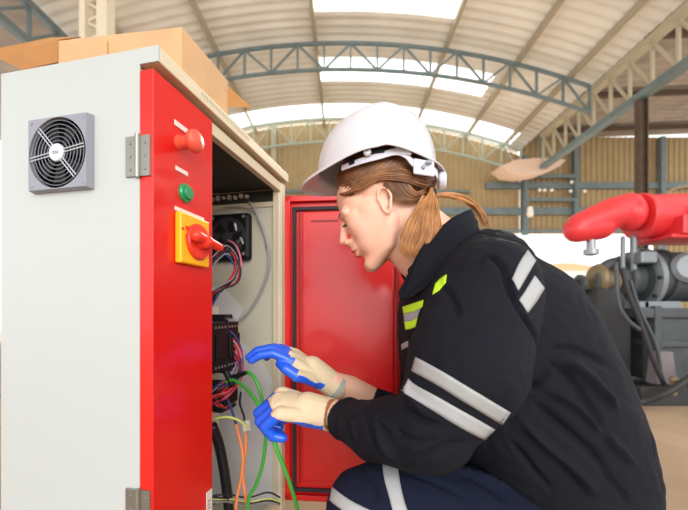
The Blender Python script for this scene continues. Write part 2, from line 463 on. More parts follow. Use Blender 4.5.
s = MB(); s.bar(P(530, 213, FW - .4), P(530, 213, FW - .12), .06); build('lamp_arm', s, M_steelb, t)
# far things beyond the opening
t = thing('distant_shed', 'low pale shed with an orange roof seen through the far opening', 'shed', (17.8, 31, 0))
a = MB(); a.box((14.2, 29.5, 0), (21.4, 33, 4.1)); build('shed_wall', a, M_out, t)
a = MB(); a.prism([(0, 0), (7.6, 0), (7.6, .15), (4.2, .6), (0, .3)], (14.0, 29.2, 4.1), (1, 0, 0), (0, 0, 1), (0, 1, 0), 4); build('shed_roof', a, mat('orange_roof', rgb(230, 170, 130), .7), t)

# ================================================================== THE CABINET
th = R_(12.5)
RA = Vector((math.sin(th), math.cos(th), 0))       # along the front, away from the camera
LA = Vector((-math.cos(th), math.sin(th), 0))      # into the cabinet depth
NA = -LA                                           # outward normal of the front
UZ = Vector((0, 0, 1))
C0 = Vector((-.318, .6, 0))                        # near front corner at floor level
def K(t, s, z): return C0 + RA * t + LA * s + UZ * z
TOP, BOT, WID, DEP, DT = 1.29, .2, .584, .33, .027
cab = thing('electrical_cabinet', 'white and red electrical cabinet with one door open', 'cabinet', K(.29, .16, 0))
def kb(mb, t0, t1, s0, s1, z0, z1): return mb.hexa(K(t0, s0, z0), RA * (t1 - t0), LA * (s1 - s0), UZ * (z1 - z0))
a = MB(); kb(a, 0, .004, DT, DEP, BOT, TOP + .0006); build('side_panel', a, M_white, cab, bevel=.001)
a = MB(); kb(a, WID - .012, WID, DT, DEP, BOT, TOP - .03); build('far_side_panel', a, M_inner, cab)
a = MB(); kb(a, .004, WID - .012, DEP - .006, DEP, BOT, TOP - .01); build('back_panel', a, M_inner, cab)
a = MB(); kb(a, .004, WID - .012, DT, DEP - .006, BOT, BOT + .02); build('floor_panel', a, M_inner, cab)
a = MB(); kb(a, 0.0042, WID + .006, -.010, DEP, TOP - .026, TOP)
build('top_cover', a, M_beige, cab, bevel=.002)
# white end of the cover, level with the side panel
a = MB(); kb(a, 0, .004, -.010, DT, TOP - .026, TOP + .0006); build('cover_end', a, M_white, cab)
# front frame: head rail and right post
a = MB(); kb(a, .1, WID, .004, .022, TOP - .062, TOP - .036); kb(a, WID - .028, WID, .0, .03, BOT, TOP - .036)
kb(a, .006, WID - .028, .006, .03, BOT + .02, BOT + .05); kb(a, .006, .02, .028, .05, BOT, TOP - .03)
build('front_frame', a, M_beige, cab, bevel=.001)
a = MB(); kb(a, WID - .034, WID - .029, .004, .01, BOT + .05, TOP - .07); build('frame_lip', a, M_label, cab)
a = MB(); kb(a, .02, WID - .02, .03, DEP - .02, 0.0, BOT - .001); build('plinth', a, M_blk, cab)
# fixed narrow red front door
DZ0, DZ1, DW = BOT + .01, 1.253, .172
fd = MB(); kb(fd, .0, DW, .0, .0262, DZ0, DZ1)
door = build('narrow_door', fd, M_red, cab, bevel=.0012)
# hinges on the corner
for zc in (1.108, .515):
    h = MB(); kb(h, -.0035, 0.0, .0285, .052, zc - .034, zc + .034)
    hg = build('hinge', h, M_chrome, cab, bevel=.0008)
    h = MB(); kb(h, -.0035, 0.0, .004, .0245, zc - .034, zc + .034); build('hinge_leaf', h, M_chrome, hg)
    h = MB(); h.tube([K(-.005, .0265, zc - .036), K(-.005, .0265, zc + .036)], .0042, 12); build('hinge_pin', h, M_chrome, hg, smooth=False)
    for dz in (-.022, 0, .022):
        for s_ in (.042, .013): build('screw', MB().lathe([(.0028, 0), (.002, .0012)], K(-.0035, s_, zc + dz), -RA, 10), M_chrome, hg)
def plate(name, t0, t1, z0, z1, m, th_=.0012, parent=cab, slant=0):
    a = MB(); kb(a, t0, t1, -.001 - th_, -.001, z0, z1); return build(name, a, m, parent, bevel=.0004)
# emergency stop
pl = plate('name_plate', .050, .088, 1.184, 1.194, M_label, parent=door)
b = MB(); o = K(.064, 0, 1.157)
b.lathe([(.0135, 0), (.0135, .004), (.0115, .005), (.0115, .022), (.0125, .026)], o, NA, 28); est = build('emergency_stop', b, M_estop, cab, smooth=False)
b = MB(); b.lathe([(.014, .024), (.0195, .028), (.0205, .033), (.0200, .038), (.016, .042), (.008, .0445), (0.0001, .045)], o, NA, 32); build('mushroom_head', b, M_estop, est, smooth=True)
# green button
plate('name_plate', .053, .088, 1.104, 1.112, M_label, parent=door)
o = K(.080, 0, 1.070)
b = MB(); b.lathe([(.0175, 0), (.0175, .004), (.0155, .007), (.012, .0072)], o, NA, 32); gb = build('green_push_button', b, M_green, cab)
b = MB(); b.lathe([(.0125, .006), (.0125, .011), (.011, .0125), (.0001, .013)], o, NA, 28); build('button_cap', b, M_green, gb, smooth=False)
# yellow rotary isolator
plate('name_plate', .051, .140, 1.0305, 1.038, M_label, parent=door)
b = MB(); kb(b, .052, .140, -.014, -.0005, .936, 1.029); sw = build('rotary_switch', b, M_yel, cab, bevel=.003)
b = MB(); kb(b, .054, .060, -.0148, -.0135, .995, 1.0); kb(b, .064, .075, -.0148, -.0138, .997, 1.005); kb(b, .064, .075, -.0148, -.0138, .979, .990)
build('switch_marking', b, M_redpl, sw)
o = K(.100, .0, .981)
b = MB(); b.lathe([(.0345, .0135), (.0345, .018), (.032, .021), (.012, .0215)], o, NA, 36); build('knob_disc', b, M_redpl, sw)
b = MB(); hd = RA * .97 + UZ * -.10
b.cap(o + NA * .030 - RA * .026 + UZ * .006, o + NA * .036 + RA * .040 - UZ * .004, .0115, .0085); b.cap(o + NA * .018, o + NA * .032, .016, .014)
me = fuse(b, .0018, 3); link_world('knob_handle', me, [M_redpl], sw)
# sticker at the foot of the door
plate('warning_sticker', .148, .168, .42, .472, M_label, parent=door)
b = MB(); kb(b, .152, .163, -.0026, -.0022, .45, .452); kb(b, .152, .160, -.0026, -.0022, .443, .445); kb(b, .152, .163, -.0026, -.0022, .436, .438)
build('sticker_marking', b, mat('ink_grey', rgb(150, 110, 96), .7), door)

# --- fan grille on the side panel
FZ, FS = 1.124, .183         # centre height, centre depth coordinate
FH = .0625
def fp(s, z, out=0): return K(-out, FS + s, FZ + z)
b = MB(); n = 44; RO = .0615
outer = []; 
def sqpt(a, h):
    c, s_ = math.cos(a), math.sin(a); m = max(abs(c), abs(s_)); return (c / m * h, s_ / m * h)
vs = []; fs = []
for k in range(n):
    a_ = 2 * math.pi * k / n + math.pi / n; q = sqpt(a_, FH); rr = RO; c_ = (math.cos(a_) * rr, math.sin(a_) * rr)
    q2 = sqpt(a_, FH + .002)
    vs += [fp(*q2, 0.0005), fp(*q, .014), fp(*c_, .014), fp(*c_, .004)]
for k in range(n):
    j = (k + 1) % n
    for i in range(3): fs.append((4 * k + i, 4 * k + i + 1, 4 * j + i + 1, 4 * j + i))
b.add(vs, fs); fan = build('vent_fan', b, M_fanfr, cab)
b = MB(); b.lathe([(RO, 0), (RO, .004)], fp(0, 0, .0005), -RA, 40); build('dark_well', b, mat('well_black', rgb(8, 8, 10), .9, spec=.05), fan)  # near-black disc behind the fan guard
b = MB()
for k in range(7):    # fan blades behind the guard
    a_ = 2 * math.pi * k / 7; c, s_ = math.cos(a_) * .9, math.sin(a_) * .9; c2, s2 = math.cos(a_ + .55), math.sin(a_ + .55)
    c2 *= .9; s2 *= .9
    b.prism([(c * .016, s_ * .016), (c * .058, s_ * .058), (c2 * .058, s2 * .058), (c2 * .02, s2 * .02)], fp(0, 0, .0055), LA, UZ, -RA, .0012)
build('fan_blade', b, M_blk, fan)
b = MB()
for r_ in (.0215, .0285, .0355, .0425, .0495, .0565):
    pts = [fp(r_ * math.cos(2 * math.pi * k / 48), r_ * math.sin(2 * math.pi * k / 48), .0125) for k in range(49)]
    b.tube(pts, .0007, 6, cap=False)
build('guard_rings', b, mat('guard_grey', rgb(120, 126, 136), .5), fan)
b = MB()
for ang in (8, 132, 188, 312):
    for off in (-.0028, .0028):
        a_ = R_(ang); c, s_ = math.cos(a_), math.sin(a_)
        b.tube([fp(-(c * .014 - s_ * off), s_ * .014 + c * off, .014), fp(-(c * .0585 - s_ * off), s_ * .0585 + c * off, .014)], .0009, 6)
build('guard_spokes', b, M_fanlt, fan)
b = MB(); b.lathe([(.0155, .011), (.0155, .0145), (.0145, .0158), (.0001, .016)], fp(0, 0), -RA, 32); hub = build('fan_hub', b, M_fanlt, fan)
b = MB()
for dz in (-.0022, .0004): kb(b, -.0166, -.0161, FS - .006, FS + .006, FZ + dz, FZ + dz + .0012)
build('hub_marking', b, M_fanfr, hub)
for sx in (-1, 1):
    for sz in (-1, 1): build('corner_screw', MB().lathe([(.003, .0135), (.003, .0148)], fp(sx * .056, sz * .056), -RA, 10), M_fanfr, fan)

# --- inside: far wall fan, cables, devices
FWT = WID - .012
def kw(s, z, out=0): return K(FWT - out, s, z)
def kwb(mb, s0, s1, z0, z1, o0, o1): return mb.hexa(kw(s0, z0, o0), LA * (s1 - s0), UZ * (z1 - z0), -RA * (o1 - o0))
b = MB(); kwb(b, .105, .255, 1.01, 1.165, .001, .03); inner = build('inner_fan', b, M_blk, cab, bevel=.012)
b = MB(); b.lathe([(.062, .030), (.062, .034), (.056, .0345), (.056, .031), (.001, .031)], kw(.18, 1.088), -RA, 36); build('fan_ring', b, M_gask, inner)
b = MB()
for k in range(5):
    a_ = R_(72 * k + 20); b.prism([(math.cos(a_) * .02, math.sin(a_) * .02), (math.cos(a_) * .052, math.sin(a_) * .052), (math.cos(a_ + .7) * .052, math.sin(a_ + .7) * .052), (math.cos(a_ + .9) * .02, math.sin(a_ + .9) * .02)], kw(.18, 1.088, .032), LA, UZ, -RA, .002)
build('fan_blade', b, M_blk, inner)
for (s_, z_) in ((.125, 1.15), (.125, 1.03), (.235, 1.15), (.142, 1.07)): build('terminal_screw', MB().lathe([(.006, .03), (.006, .035), (.003, .038)], kw(s_, z_), -RA, 10), M_chrome, inner)
build('spade_terminal', MB().cap(kw(.150, 1.125, .04), kw(.145, 1.105, .04), .006, .004), M_chrome, inner)
build('spade_terminal', MB().cap(kw(.13, 1.078, .04), kw(.122, 1.062, .04), .005, .004), M_chrome, inner)
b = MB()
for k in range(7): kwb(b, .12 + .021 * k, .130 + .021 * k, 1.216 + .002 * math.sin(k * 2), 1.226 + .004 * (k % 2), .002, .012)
build('slot_light_block', b, M_label, cab)  # pale blocks imitate light leaking through louver slots
M_topshade = mat('painted_top_shade', rgb(52, 50, 44), .7)  # dark sheets added to imitate shade under the cabinet top
b = MB(); kb(b, .18, WID - .014, .03, .31, TOP - .05, TOP - .028); build('roof_shade_sheet', b, M_topshade, cab, bevel=.001)
b = MB(); kwb(b, .03, .31, 1.198, 1.238, .0005, .0018); build('wall_shade_sheet', b, M_topshade, cab)
for k in range(24):
    b = MB(); t_ = .12 + k * .0085; kb(b, t_, t_ + .004, -.0104, -.0098, TOP - .014, TOP - .006); build('cover_slot', b, M_purlin, cab)
b = MB(); kwb(b, .03, .30, 1.185, 1.2, .001, .006); build('seam_strip', b, M_beige, cab)
# pale sheets standing in for sunlight on the far inner wall
b = MB(); b.prism([(.03, .22), (.315, .22), (.315, .78), (.24, .80), (.10, .71), (.03, .62)], kw(0, 0, .0015), LA, UZ, -RA, .003); build('lower_sunlit_patch', b, M_sunpatch, cab)
b = MB(); b.prism([(.295, .79), (.29, .93), (.21, .925), (.135, .85), (.175, .79)], kw(0, 0, .006), LA, UZ, -RA, .003); build('upper_sunlit_patch', b, M_sunpatch, cab)
# grey curved cable over the far wall
def cable(name, pts, r, m, parent=cab, n=8, label=None):
    b = MB(); b.tube(spline(pts, 8), r, n); return build(name, b, m, parent, smooth=True, label=label)
cable('grey_conduit', [kw(.11, 1.2, .02), kw(.08, 1.15, .02), kw(.048, 1.06, .02), kw(.045, .98, .02), kw(.075, .90, .02), kw(.125, .83, .02), kw(.19, .79, .03)], .0032, M_cable_w)
cable('grey_conduit', [kw(.2, 1.19, .012), kw(.12, 1.18, .012), kw(.07, 1.13, .012), kw(.055, 1.05, .012)], .0018, M_cable_w)
# mounting plate (parallel to the front, behind the narrow door) with devices
b = MB(); kb(b, .03, .40, .125, .129, .45, .86); mp = build('mounting_plate', b, M_inner, cab)
for zc in (.78, .62):
    b = MB(); kb(b, .05, .40, .115, .125, zc - .018, zc + .018); build('din_rail', b, M_chrome, mp)
# PLC style black block and contactors
def device(t0, t1, z0, z1, dep, m=M_blk, name='contactor'):
    b = MB(); kb(b, t0, t1, .124 - dep, .124, z0, z1); d = build(name, b, m, cab, bevel=.003)
    b = MB(); kb(b, t0 + .003, t1 - .003, .124 - dep - .006, .124 - dep, z0 + (z1 - z0) * .25, z1 - (z1 - z0) * .25); build('front_step', b, m, d, bevel=.002)
    b = MB(); nn = 4
    for k in range(nn):
        tt = t0 + (t1 - t0) * (k + .5) / nn
        for zz in (z0 + .012, z1 - .012): build('terminal_screw', MB().lathe([(.0035, 0), (.003, .0015)], K(tt, .124 - dep, zz), NA, 8), M_chrome, d)
    return d
device(.355, .395, .68, .838, .046, name='relay_module'); device(.30, .355, .70, .82, .085); device(.24, .295, .70, .82, .085)
device(.30, .37, .59, .66, .07, name='terminal_block')
b = MB(); kb(b, .360, .390, .0675, .0725, .80, .825); build('device_label', b, M_cable_w, cab)
# wiring (pixel-measured start points, true distances)
rnd = random.Random(3)
def PP(l): return [P(*q) for q in l]
cols = [M_cable_r, M_cable_k, M_cable_w, M_cable_b, M_cable_r, M_cable_k]
for k in range(9):       # loom below the upper fan
    m = cols[k % 6]; dx = rnd.uniform(-6, 6); dy = rnd.uniform(-5, 5)
    cable('control_wire', PP([(212, 262 + dy, .95), (226 + dx * .5, 250 + dy, 1.0), (237 + dx * .4, 264 + dy, 1.0), (232 + dx, 282 + dy, .98), (218, 292 + dy, .95), (208, 305 + dy * 2, .95)]), .0019 + .0008 * (k % 2), m)
cable('control_wire', PP([(214, 300, .95), (224, 286, .97), (237, 277, 1.0), (241, 262, 1.02), (236, 246, 1.05), (228, 240, 1.08)]), .0026, mat('pink_cable', rgb(222, 120, 150), .4))
cable('control_wire', PP([(210, 292, .95), (224, 284, .97), (238, 278, 1.0), (244, 268, 1.03)]), .003, M_cable_w)
for k in range(16):      # loom at the contactors
    m = [M_cable_k, M_cable_k, M_cable_r, M_cable_b, M_cable_w, M_cable_r][k % 6]; dx = rnd.uniform(-7, 6); dy = rnd.uniform(-10, 8)
    cable('control_wire', PP([(214 + dx, 330 + dy, .9), (232 + dx * .8, 345 + dy, .92), (240 + dx * .5, 362 + dy, .93), (236 + dx, 380 + dy * .6, .92), (224 + dx, 392 + dy, .9), (212, 398 + dy, .9)]), .0018, m)
for k in range(6):
    cable('control_wire', PP([(231, 377 + k, .905), (222 - k, 384 + k * 2, .9), (216, 396 + 2 * k, .9), (219 + 2 * k, 404 + k, .9)]), .002, [M_cable_r, M_cable_k][k % 2])
b = MB(); b.cap(P(232, 378, .90), P(245, 373, .885), .007, .0055); b.cap(P(226, 372, .9), P(232, 384, .9), .008, .008); build('cable_gland', b, M_blk, cab, smooth=True)
# earth cables in the hands
cable('earth_cable', PP([(226, 382, .9), (233, 380, .89), (243, 386, .85), (257, 402, .78), (267, 424, .74), (277, 450, .74), (288, 478, .76), (297, 508, .8), (303, 540, .85)]), .0042, M_cable_g, n=12)
cable('earth_cable', PP([(240, 374, .9), (250, 373, .885), (258, 385, .87), (263, 405, .87), (266, 430, .88), (263, 462, .89), (256, 485, .9), (249, 498, .91), (246, 520, .92)]), .0044, M_cable_g, n=12)
cable('power_cable', PP([(236, 424, .93), (240, 440, .93), (243, 458, .93), (241, 478, .93), (237, 497, .93), (234, 525, .93)]), .0042, M_cable_o, n=12)
cable('power_cable', PP([(245, 428, .94), (246, 445, .94), (244, 462, .94), (243, 480, .94), (246, 500, .94), (248, 525, .94)]), .0042, M_cable_o, n=12)
cable('power_cable', PP([(226, 396, .92), (231, 408, .925), (236, 424, .93)]), .0032, M_cable_b)
cable('power_cable', PP([(241, 392, .93), (240, 404, .935), (244, 416, .94), (245, 428, .94)]), .0028, M_cable_k)
cable('power_cable', PP([(241, 385, .93), (243, 400, .935), (241, 412, .94)]), .002, M_cable_w)
cable('marker_wire', PP([(214, 419, .9), (226, 417, .9), (238, 420, .91), (248, 428, .92)]), .0032, M_cable_y)
b = MB(); b.hexa(P(243, 432, .93), (.02, 0, .004), (0, .008, 0), (-.004, 0, .026)); build('wire_tag', b, mat('tag_clear', rgb(206, 204, 190), .4), cab, bevel=.002)
cable('black_duct', PP([(212, 425, .92), (219, 445, .94), (224, 470, .95), (228, 500, .96), (230, 530, .96)]), .013, M_cable_k, n=12)
for k in range(9):        # bundle lying across the bottom
    m = [M_cable_k, M_brass, M_cable_k, M_cable_w, M_cable_y][k % 5]; dy = rnd.uniform(-4, 5)
    cable('floor_wire', PP([(208, 494 + dy + k, .93), (228, 497 + dy, .95), (248, 500 + dy, .97), (268, 496 + dy * 1.4, .99), (280, 500 + dy, 1.0)]), .0026, m)

# --- open red door, hinged on the far post
DP = K(WID + .004, .004, 0); DX = Vector((1, -.10, 0)).normalized(); DN = Vector((-.10, -1, 0)).normalized()  # DN faces the camera
OW, OZ0, OZ1 = .430, .23, 1.222
def D(x, z, n=0): return DP + DX * x + UZ * z + DN * n
def db(mb, x0, x1, z0, z1, n0, n1): return mb.hexa(D(x0, z0, n0), DX * (x1 - x0), UZ * (z1 - z0), DN * (n1 - n0))
b = MB(); db(b, 0, OW, OZ0, OZ1, -.022, -.019)
for q in ((0, .003, OZ0, OZ1), (OW - .003, OW, OZ0, OZ1), (0, OW, OZ0, OZ0 + .003), (0, OW, OZ1 - .003, OZ1)): db(b, *q, -.019, 0)
for q in ((0, .018, OZ0, OZ1), (OW - .018, OW, OZ0, OZ1), (0, OW, OZ0, OZ0 + .018), (0, OW, OZ1 - .018, OZ1)): db(b, *q, -.002, 0)
odr = build('open_door', b, M_redin, cab, bevel=.0008)
b = MB(); g0, g1 = .024, .036
for q in ((g0, g1, OZ0 + g0, OZ1 - g0 - .01), (OW - g1, OW - g0, OZ0 + g0, OZ1 - g0 - .01), (g0, OW - g0, OZ1 - g1 - .01, OZ1 - g0 - .01), (g0, OW - g0, OZ0 + g0, OZ0 + g1)): db(b, *q, -.019, -.008)
build('door_gasket', b, M_gask, odr, bevel=.002)
b = MB(); i0 = .056
db(b, i0, OW - .075, OZ0 + .06, OZ1 - .05, -.019, -.011); build('door_inner_panel', b, M_redin, odr, bevel=.004)
b = MB(); db(b, i0 + .03, i0 + .12, OZ1 - .085, OZ1 - .079, -.011, -.0095); db(b, .046, .050, OZ0 + .05, OZ1 - .045, -.019, -.012); db(b, OW - .068, OW - .058, OZ0 + .05, OZ1 - .16, -.019, -.004)
build('door_stiffener', b, mat('deep_red_paint', rgb(150, 10, 14), .4), odr)
b = MB()
for z in (1.1, .4): b.tube([D(-.004, z - .03, -.004), D(-.004, z + .03, -.004)], .005, 10)
build('door_hinge', b, M_chrome, odr)

# ================================================================== CARDBOARD BOX
bx_t = thing('cardboard_box', 'open brown cardboard box lying on top of the cabinet', 'box', K(.2, .18, TOP + .0015))
z0 = TOP + .0015; HB = .122; T = .004; b0, b1, s0, s1 = .113, .285, .03, .335
b = MB(); kb(b, b0, b1, s0, s1, z0, z0 + T); build('box_bottom', b, M_card, bx_t)
b = MB(); b.prism([(s0, 0), (s1, 0), (s1, HB + .022), (s0, HB)], K(b0, 0, z0), LA, UZ, RA, T); build('box_wall', b, M_card, bx_t)
b = MB(); kb(b, b0 + T, b1, s0, s0 + T, z0, z0 + HB); build('box_wall', b, M_card, bx_t)
b = MB(); kb(b, b1 - T, b1, s0 + T, s1, z0, z0 + HB); build('box_wall', b, M_card, bx_t)
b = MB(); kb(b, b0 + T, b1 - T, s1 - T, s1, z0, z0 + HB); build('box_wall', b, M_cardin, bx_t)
# upright front flap strip, seam and outer flaps
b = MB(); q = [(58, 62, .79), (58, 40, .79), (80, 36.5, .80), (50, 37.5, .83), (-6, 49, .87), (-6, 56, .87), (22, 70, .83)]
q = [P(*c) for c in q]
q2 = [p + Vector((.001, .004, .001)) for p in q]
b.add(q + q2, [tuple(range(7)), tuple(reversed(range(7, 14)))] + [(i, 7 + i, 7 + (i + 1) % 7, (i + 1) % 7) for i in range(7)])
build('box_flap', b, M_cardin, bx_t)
b = MB(); q = K(b1, s0, z0 + HB)
b.prism([(0, 0), (.062, -.035), (0, -.055)], K(b1, s0 + .002, z0 + HB - .01), (RA * .55 + NA * .5).normalized(), UZ, LA, .003); build('box_flap', b, M_cardin, bx_t)
b = MB(); kb(b, b0 + .012, b0 + .075, s0 - .001, s0 - .0002, z0 + .012, z0 + .03); build('tape_strip', b, mat('brown_tape', rgb(176, 128, 78), .4), bx_t)
b = MB(); kb(b, b0 - .0006, b0, s0 + .175, s0 + .178, z0 + .04, z0 + HB); build('box_seam', b, M_cardin, bx_t)

# ================================================================== MACHINE (background right)
MY = 3.4
def m_(px, py, dy=0): return P(px, py, MY + dy)
mc = thing('industrial_machine', 'grey motor-driven machine with a big red arm, standing behind the crouching worker', 'machine', (m_(670, 400).x, MY + .3, 0))
b = MB(); b.box((m_(600, 0).x, MY - .15, 0.02), (m_(688, 0).x + 1.1, MY + .9, .12)); b.box((m_(622, 0).x, MY - .22, .0), (m_(688, 0).x + 1.1, MY - .15, .17))
build('base_skid', b, M_mdark, mc, bevel=.01)
b = MB(); b.prism([(0, 0), (.34, 0), (.34, .78), (.22, .95), (.0, .95)], (m_(606, 0).x, MY + .12, .12), (1, 0, 0), UZ, (0, 1, 0), .5); build('belt_guard', b, M_mdark, mc, bevel=.02)
b = MB(); b.tube(spline([m_(601, 330, .2), m_(600, 292, .2), m_(603, 270, .2), m_(612, 263, .2), m_(632, 261, .2), m_(645, 262, .2)]), .05, 12); build('guard_frame', b, M_mgrey, mc, smooth=True)
# pedestals
b = MB(); b.box((m_(656, 0).x, MY, .17), (m_(688, 0).x + .8, MY + .55, m_(0, 312).z)); b.box((m_(652, 0).x, MY - .04, .50), (m_(688, 0).x + .85, MY + .6, .56))
b.box((m_(638, 0).x, MY - .05, m_(0, 318).z), (m_(688, 0).x + .85, MY + .6, m_(0, 308).z)); build('motor_pedestal', b, M_mgrey, mc, bevel=.012)
b = MB(); b.prism([(0, 0), (.2, 0), (.16, .30), (.04, .30)], (m_(644, 0).x, MY - .13, .17), (1, 0, 0), UZ, (0, 1, 0), .12); build('foot_bracket', b, mat('bracket_grey', rgb(120, 112, 116), .6), mc, bevel=.01)
b = MB(); b.box((m_(650, 0).x, MY - .06, .17), (m_(657, 0).x, MY + .08, m_(0, 306).z)); build('support_post', b, M_mgrey, mc, bevel=.008)
# shaft line: flanges, housing, motor
ax = (1, 0, 0)
xm = lambda px: m_(px, 0).x
zc = m_(0, 280).z
b = MB(); b.lathe([(.06, xm(598)), (.10, xm(599)), (.10, xm(602)), (.05, xm(603))], (0, MY + .3, zc - .02), ax, 28); build('end_flange', b, M_mgrey, mc)
b = MB()
prof = [(.12, 612), (.15, 613), (.165, 616), (.14, 621), (.10, 623), (.10, 628), (.14, 629), (.14, 632), (.11, 633), (.11, 636)]
b.lathe([(r, xm(p)) for r, p in prof], (0, MY + .25, zc + .02), ax, 36); build('drive_wheel', b, M_brass, mc)
b = MB()
prof = [(.1, 632), (.16, 633), (.16, 639), (.2, 640), (.2, 645), (.17, 646), (.17, 656), (.24, 657), (.27, 659), (.27, 663), (.2, 664)]
b.lathe([(r, xm(p)) for r, p in prof], (0, MY + .25, zc + .02), ax, 36); build('bearing_housing', b, M_mgrey, mc)
b = MB(); b.lathe([(.27, xm(657)), (.315, xm(658)), (.315, xm(663)), (.28, xm(664))], (0, MY + .25, zc + .02), ax, 40); build('flange_ring', b, M_mlite, mc)
b = MB(); b.lathe([(.24, xm(664)), (.25, xm(666)), (.25, xm(676)), (.28, xm(677)), (.28, xm(680)), (.25, xm(681)), (.25, xm(720)), (.2, xm(724))], (0, MY + .25, zc + .05), ax, 40)
mot = build('motor_body', b, M_mgrey, mc)
b = MB(); b.lathe([(.11, 0), (.145, .005), (.145, .07), (.11, .1), (.0001, .105)], (xm(687), MY + .03, zc + .11), (-.25, -1, .1), 30); build('motor_end_cap', b, M_mlite, mc, smooth=False)
b = MB()
for k in range(10):
    a_ = 2 * math.pi * k / 10
    b.lathe([(.02, xm(655)), (.02, xm(657))], (0, MY + .25 + .29 * math.cos(a_), zc + .02 + .29 * math.sin(a_)), ax, 8)
build('flange_bolt', b, M_mdark, mc)
for lo_, hi_ in (((xm(640), MY - .02, zc + .16), (xm(656), MY + .3, zc + .27)), ((xm(644), MY + .0, zc - .34), (xm(682), MY + .2, zc - .2)), ((xm(634), MY - .0, zc - .27), (xm(650), MY + .15, zc - .2))):
    build('coupling_box', MB().box(lo_, hi_), M_mlite, mc, bevel=.012)
for (p, z, w) in ((631, zc + .30, .02), (642, zc + .30, .03)):
    b = MB(); b.cap((xm(p), MY + .1, zc + .1), (xm(p), MY + .1, m_(0, 236).z), w, w); build('lift_pipe', b, M_mlite, mc, smooth=True)
b = MB(); b.lathe([(.03, 0), (.045, .01), (.045, .1), (.03, .12)], (xm(588), MY + .3, zc + .02), (1, .1, -.6), 16); build('outlet_pipe', b, M_mdark, mc)
for pts, r in (([(622, 268), (628, 292), (640, 322), (652, 356), (664, 384)], .022), ([(630, 280), (640, 310), (656, 345), (662, 378)], .015), ([(616, 262), (618, 300), (626, 318), (640, 330)], .018)):
    b = MB(); b.tube(spline([m_(x, y, -.2) for x, y in pts]), r, 10); build('hose', b, M_mgrey if r < .02 else M_mdark, mc, smooth=True)
b = MB(); b.tube(spline([P(600, 402, 3.1), P(640, 402, 3.1), P(668, 392, 3.0), P(700, 372, 3.0), P(730, 360, 3.0)]), .03, 12); build('thick_hose', b, M_mdark, mc, smooth=True)
b = MB(); b.ell(m_(674, 380, -.3), .035, .035, .035); b.cap(m_(674, 380, -.3), m_(674, 394, -.3), .03, .02); build('hose_fitting', b, M_brass, mc, smooth=True)
# red arm
b = MB(); mr = MY + .05
def ra(px, py, d=0): return P(px, py, mr + d)
b.cap(ra(580, 226), ra(612, 214), .125, .155, 20); b.cap(ra(612, 214), ra(628, 208), .155, .14, 20); b.ell(ra(630, 214), .12, .17, .17)
b.cap(ra(577, 230), ra(600, 226), .12, .13, 20)
me = fuse(b, .012, 6); arm = link_world('red_arm', me, [M_mred], mc)
b = MB(); b.lathe([(.10, 0), (.215, .0), (.22, .02), (.215, .05), (.205, .06), (.205, .68), (.18, .7)], ra(637, 217, .02), (1, 0, .03), 40); build('red_cylinder', b, M_mred, mc, bevel=.004)
b = MB(); b.lathe([(.02, -.02), (.024, .0), (.02, .045)], ra(630, 205, -.10), (.8, -.4, .5), 16); build('grease_port', b, M_blk, arm)
b = MB(); b.box((xm(663), mr - .26, m_(0, 238).z), (xm(720), mr + .2, m_(0, 220).z)); b.box((xm(656), mr - .22, m_(0, 241).z), (xm(720), mr + .2, m_(0, 237).z)); b.box((xm(676), mr - .24, m_(0, 222).z), (xm(720), mr + .2, m_(0, 208).z)); build('red_bracket', b, M_mred, mc, bevel=.012)
b = MB(); b.lathe([(.04, 0), (.04, .09), (.065, .09), (.065, .14), (.03, .15)], ra(591, 240), (0, 0, -1), 16); build('arm_nozzle', b, mat('steel_nozzle', rgb(150, 150, 156), .4, metal=.6), mc)
b = MB(); b.tube(spline([ra(664, 196, .2), ra(672, 190, .2), ra(684, 187, .2), ra(700, 186, .2)]), .018, 8); build('arm_hose', b, M_brass, mc, smooth=True)

# ================================================================== THE WORKER
person = thing('person', 'crouching worker in white hard hat and navy overalls reaching into the cabinet', 'person', (.30, .76, 0))
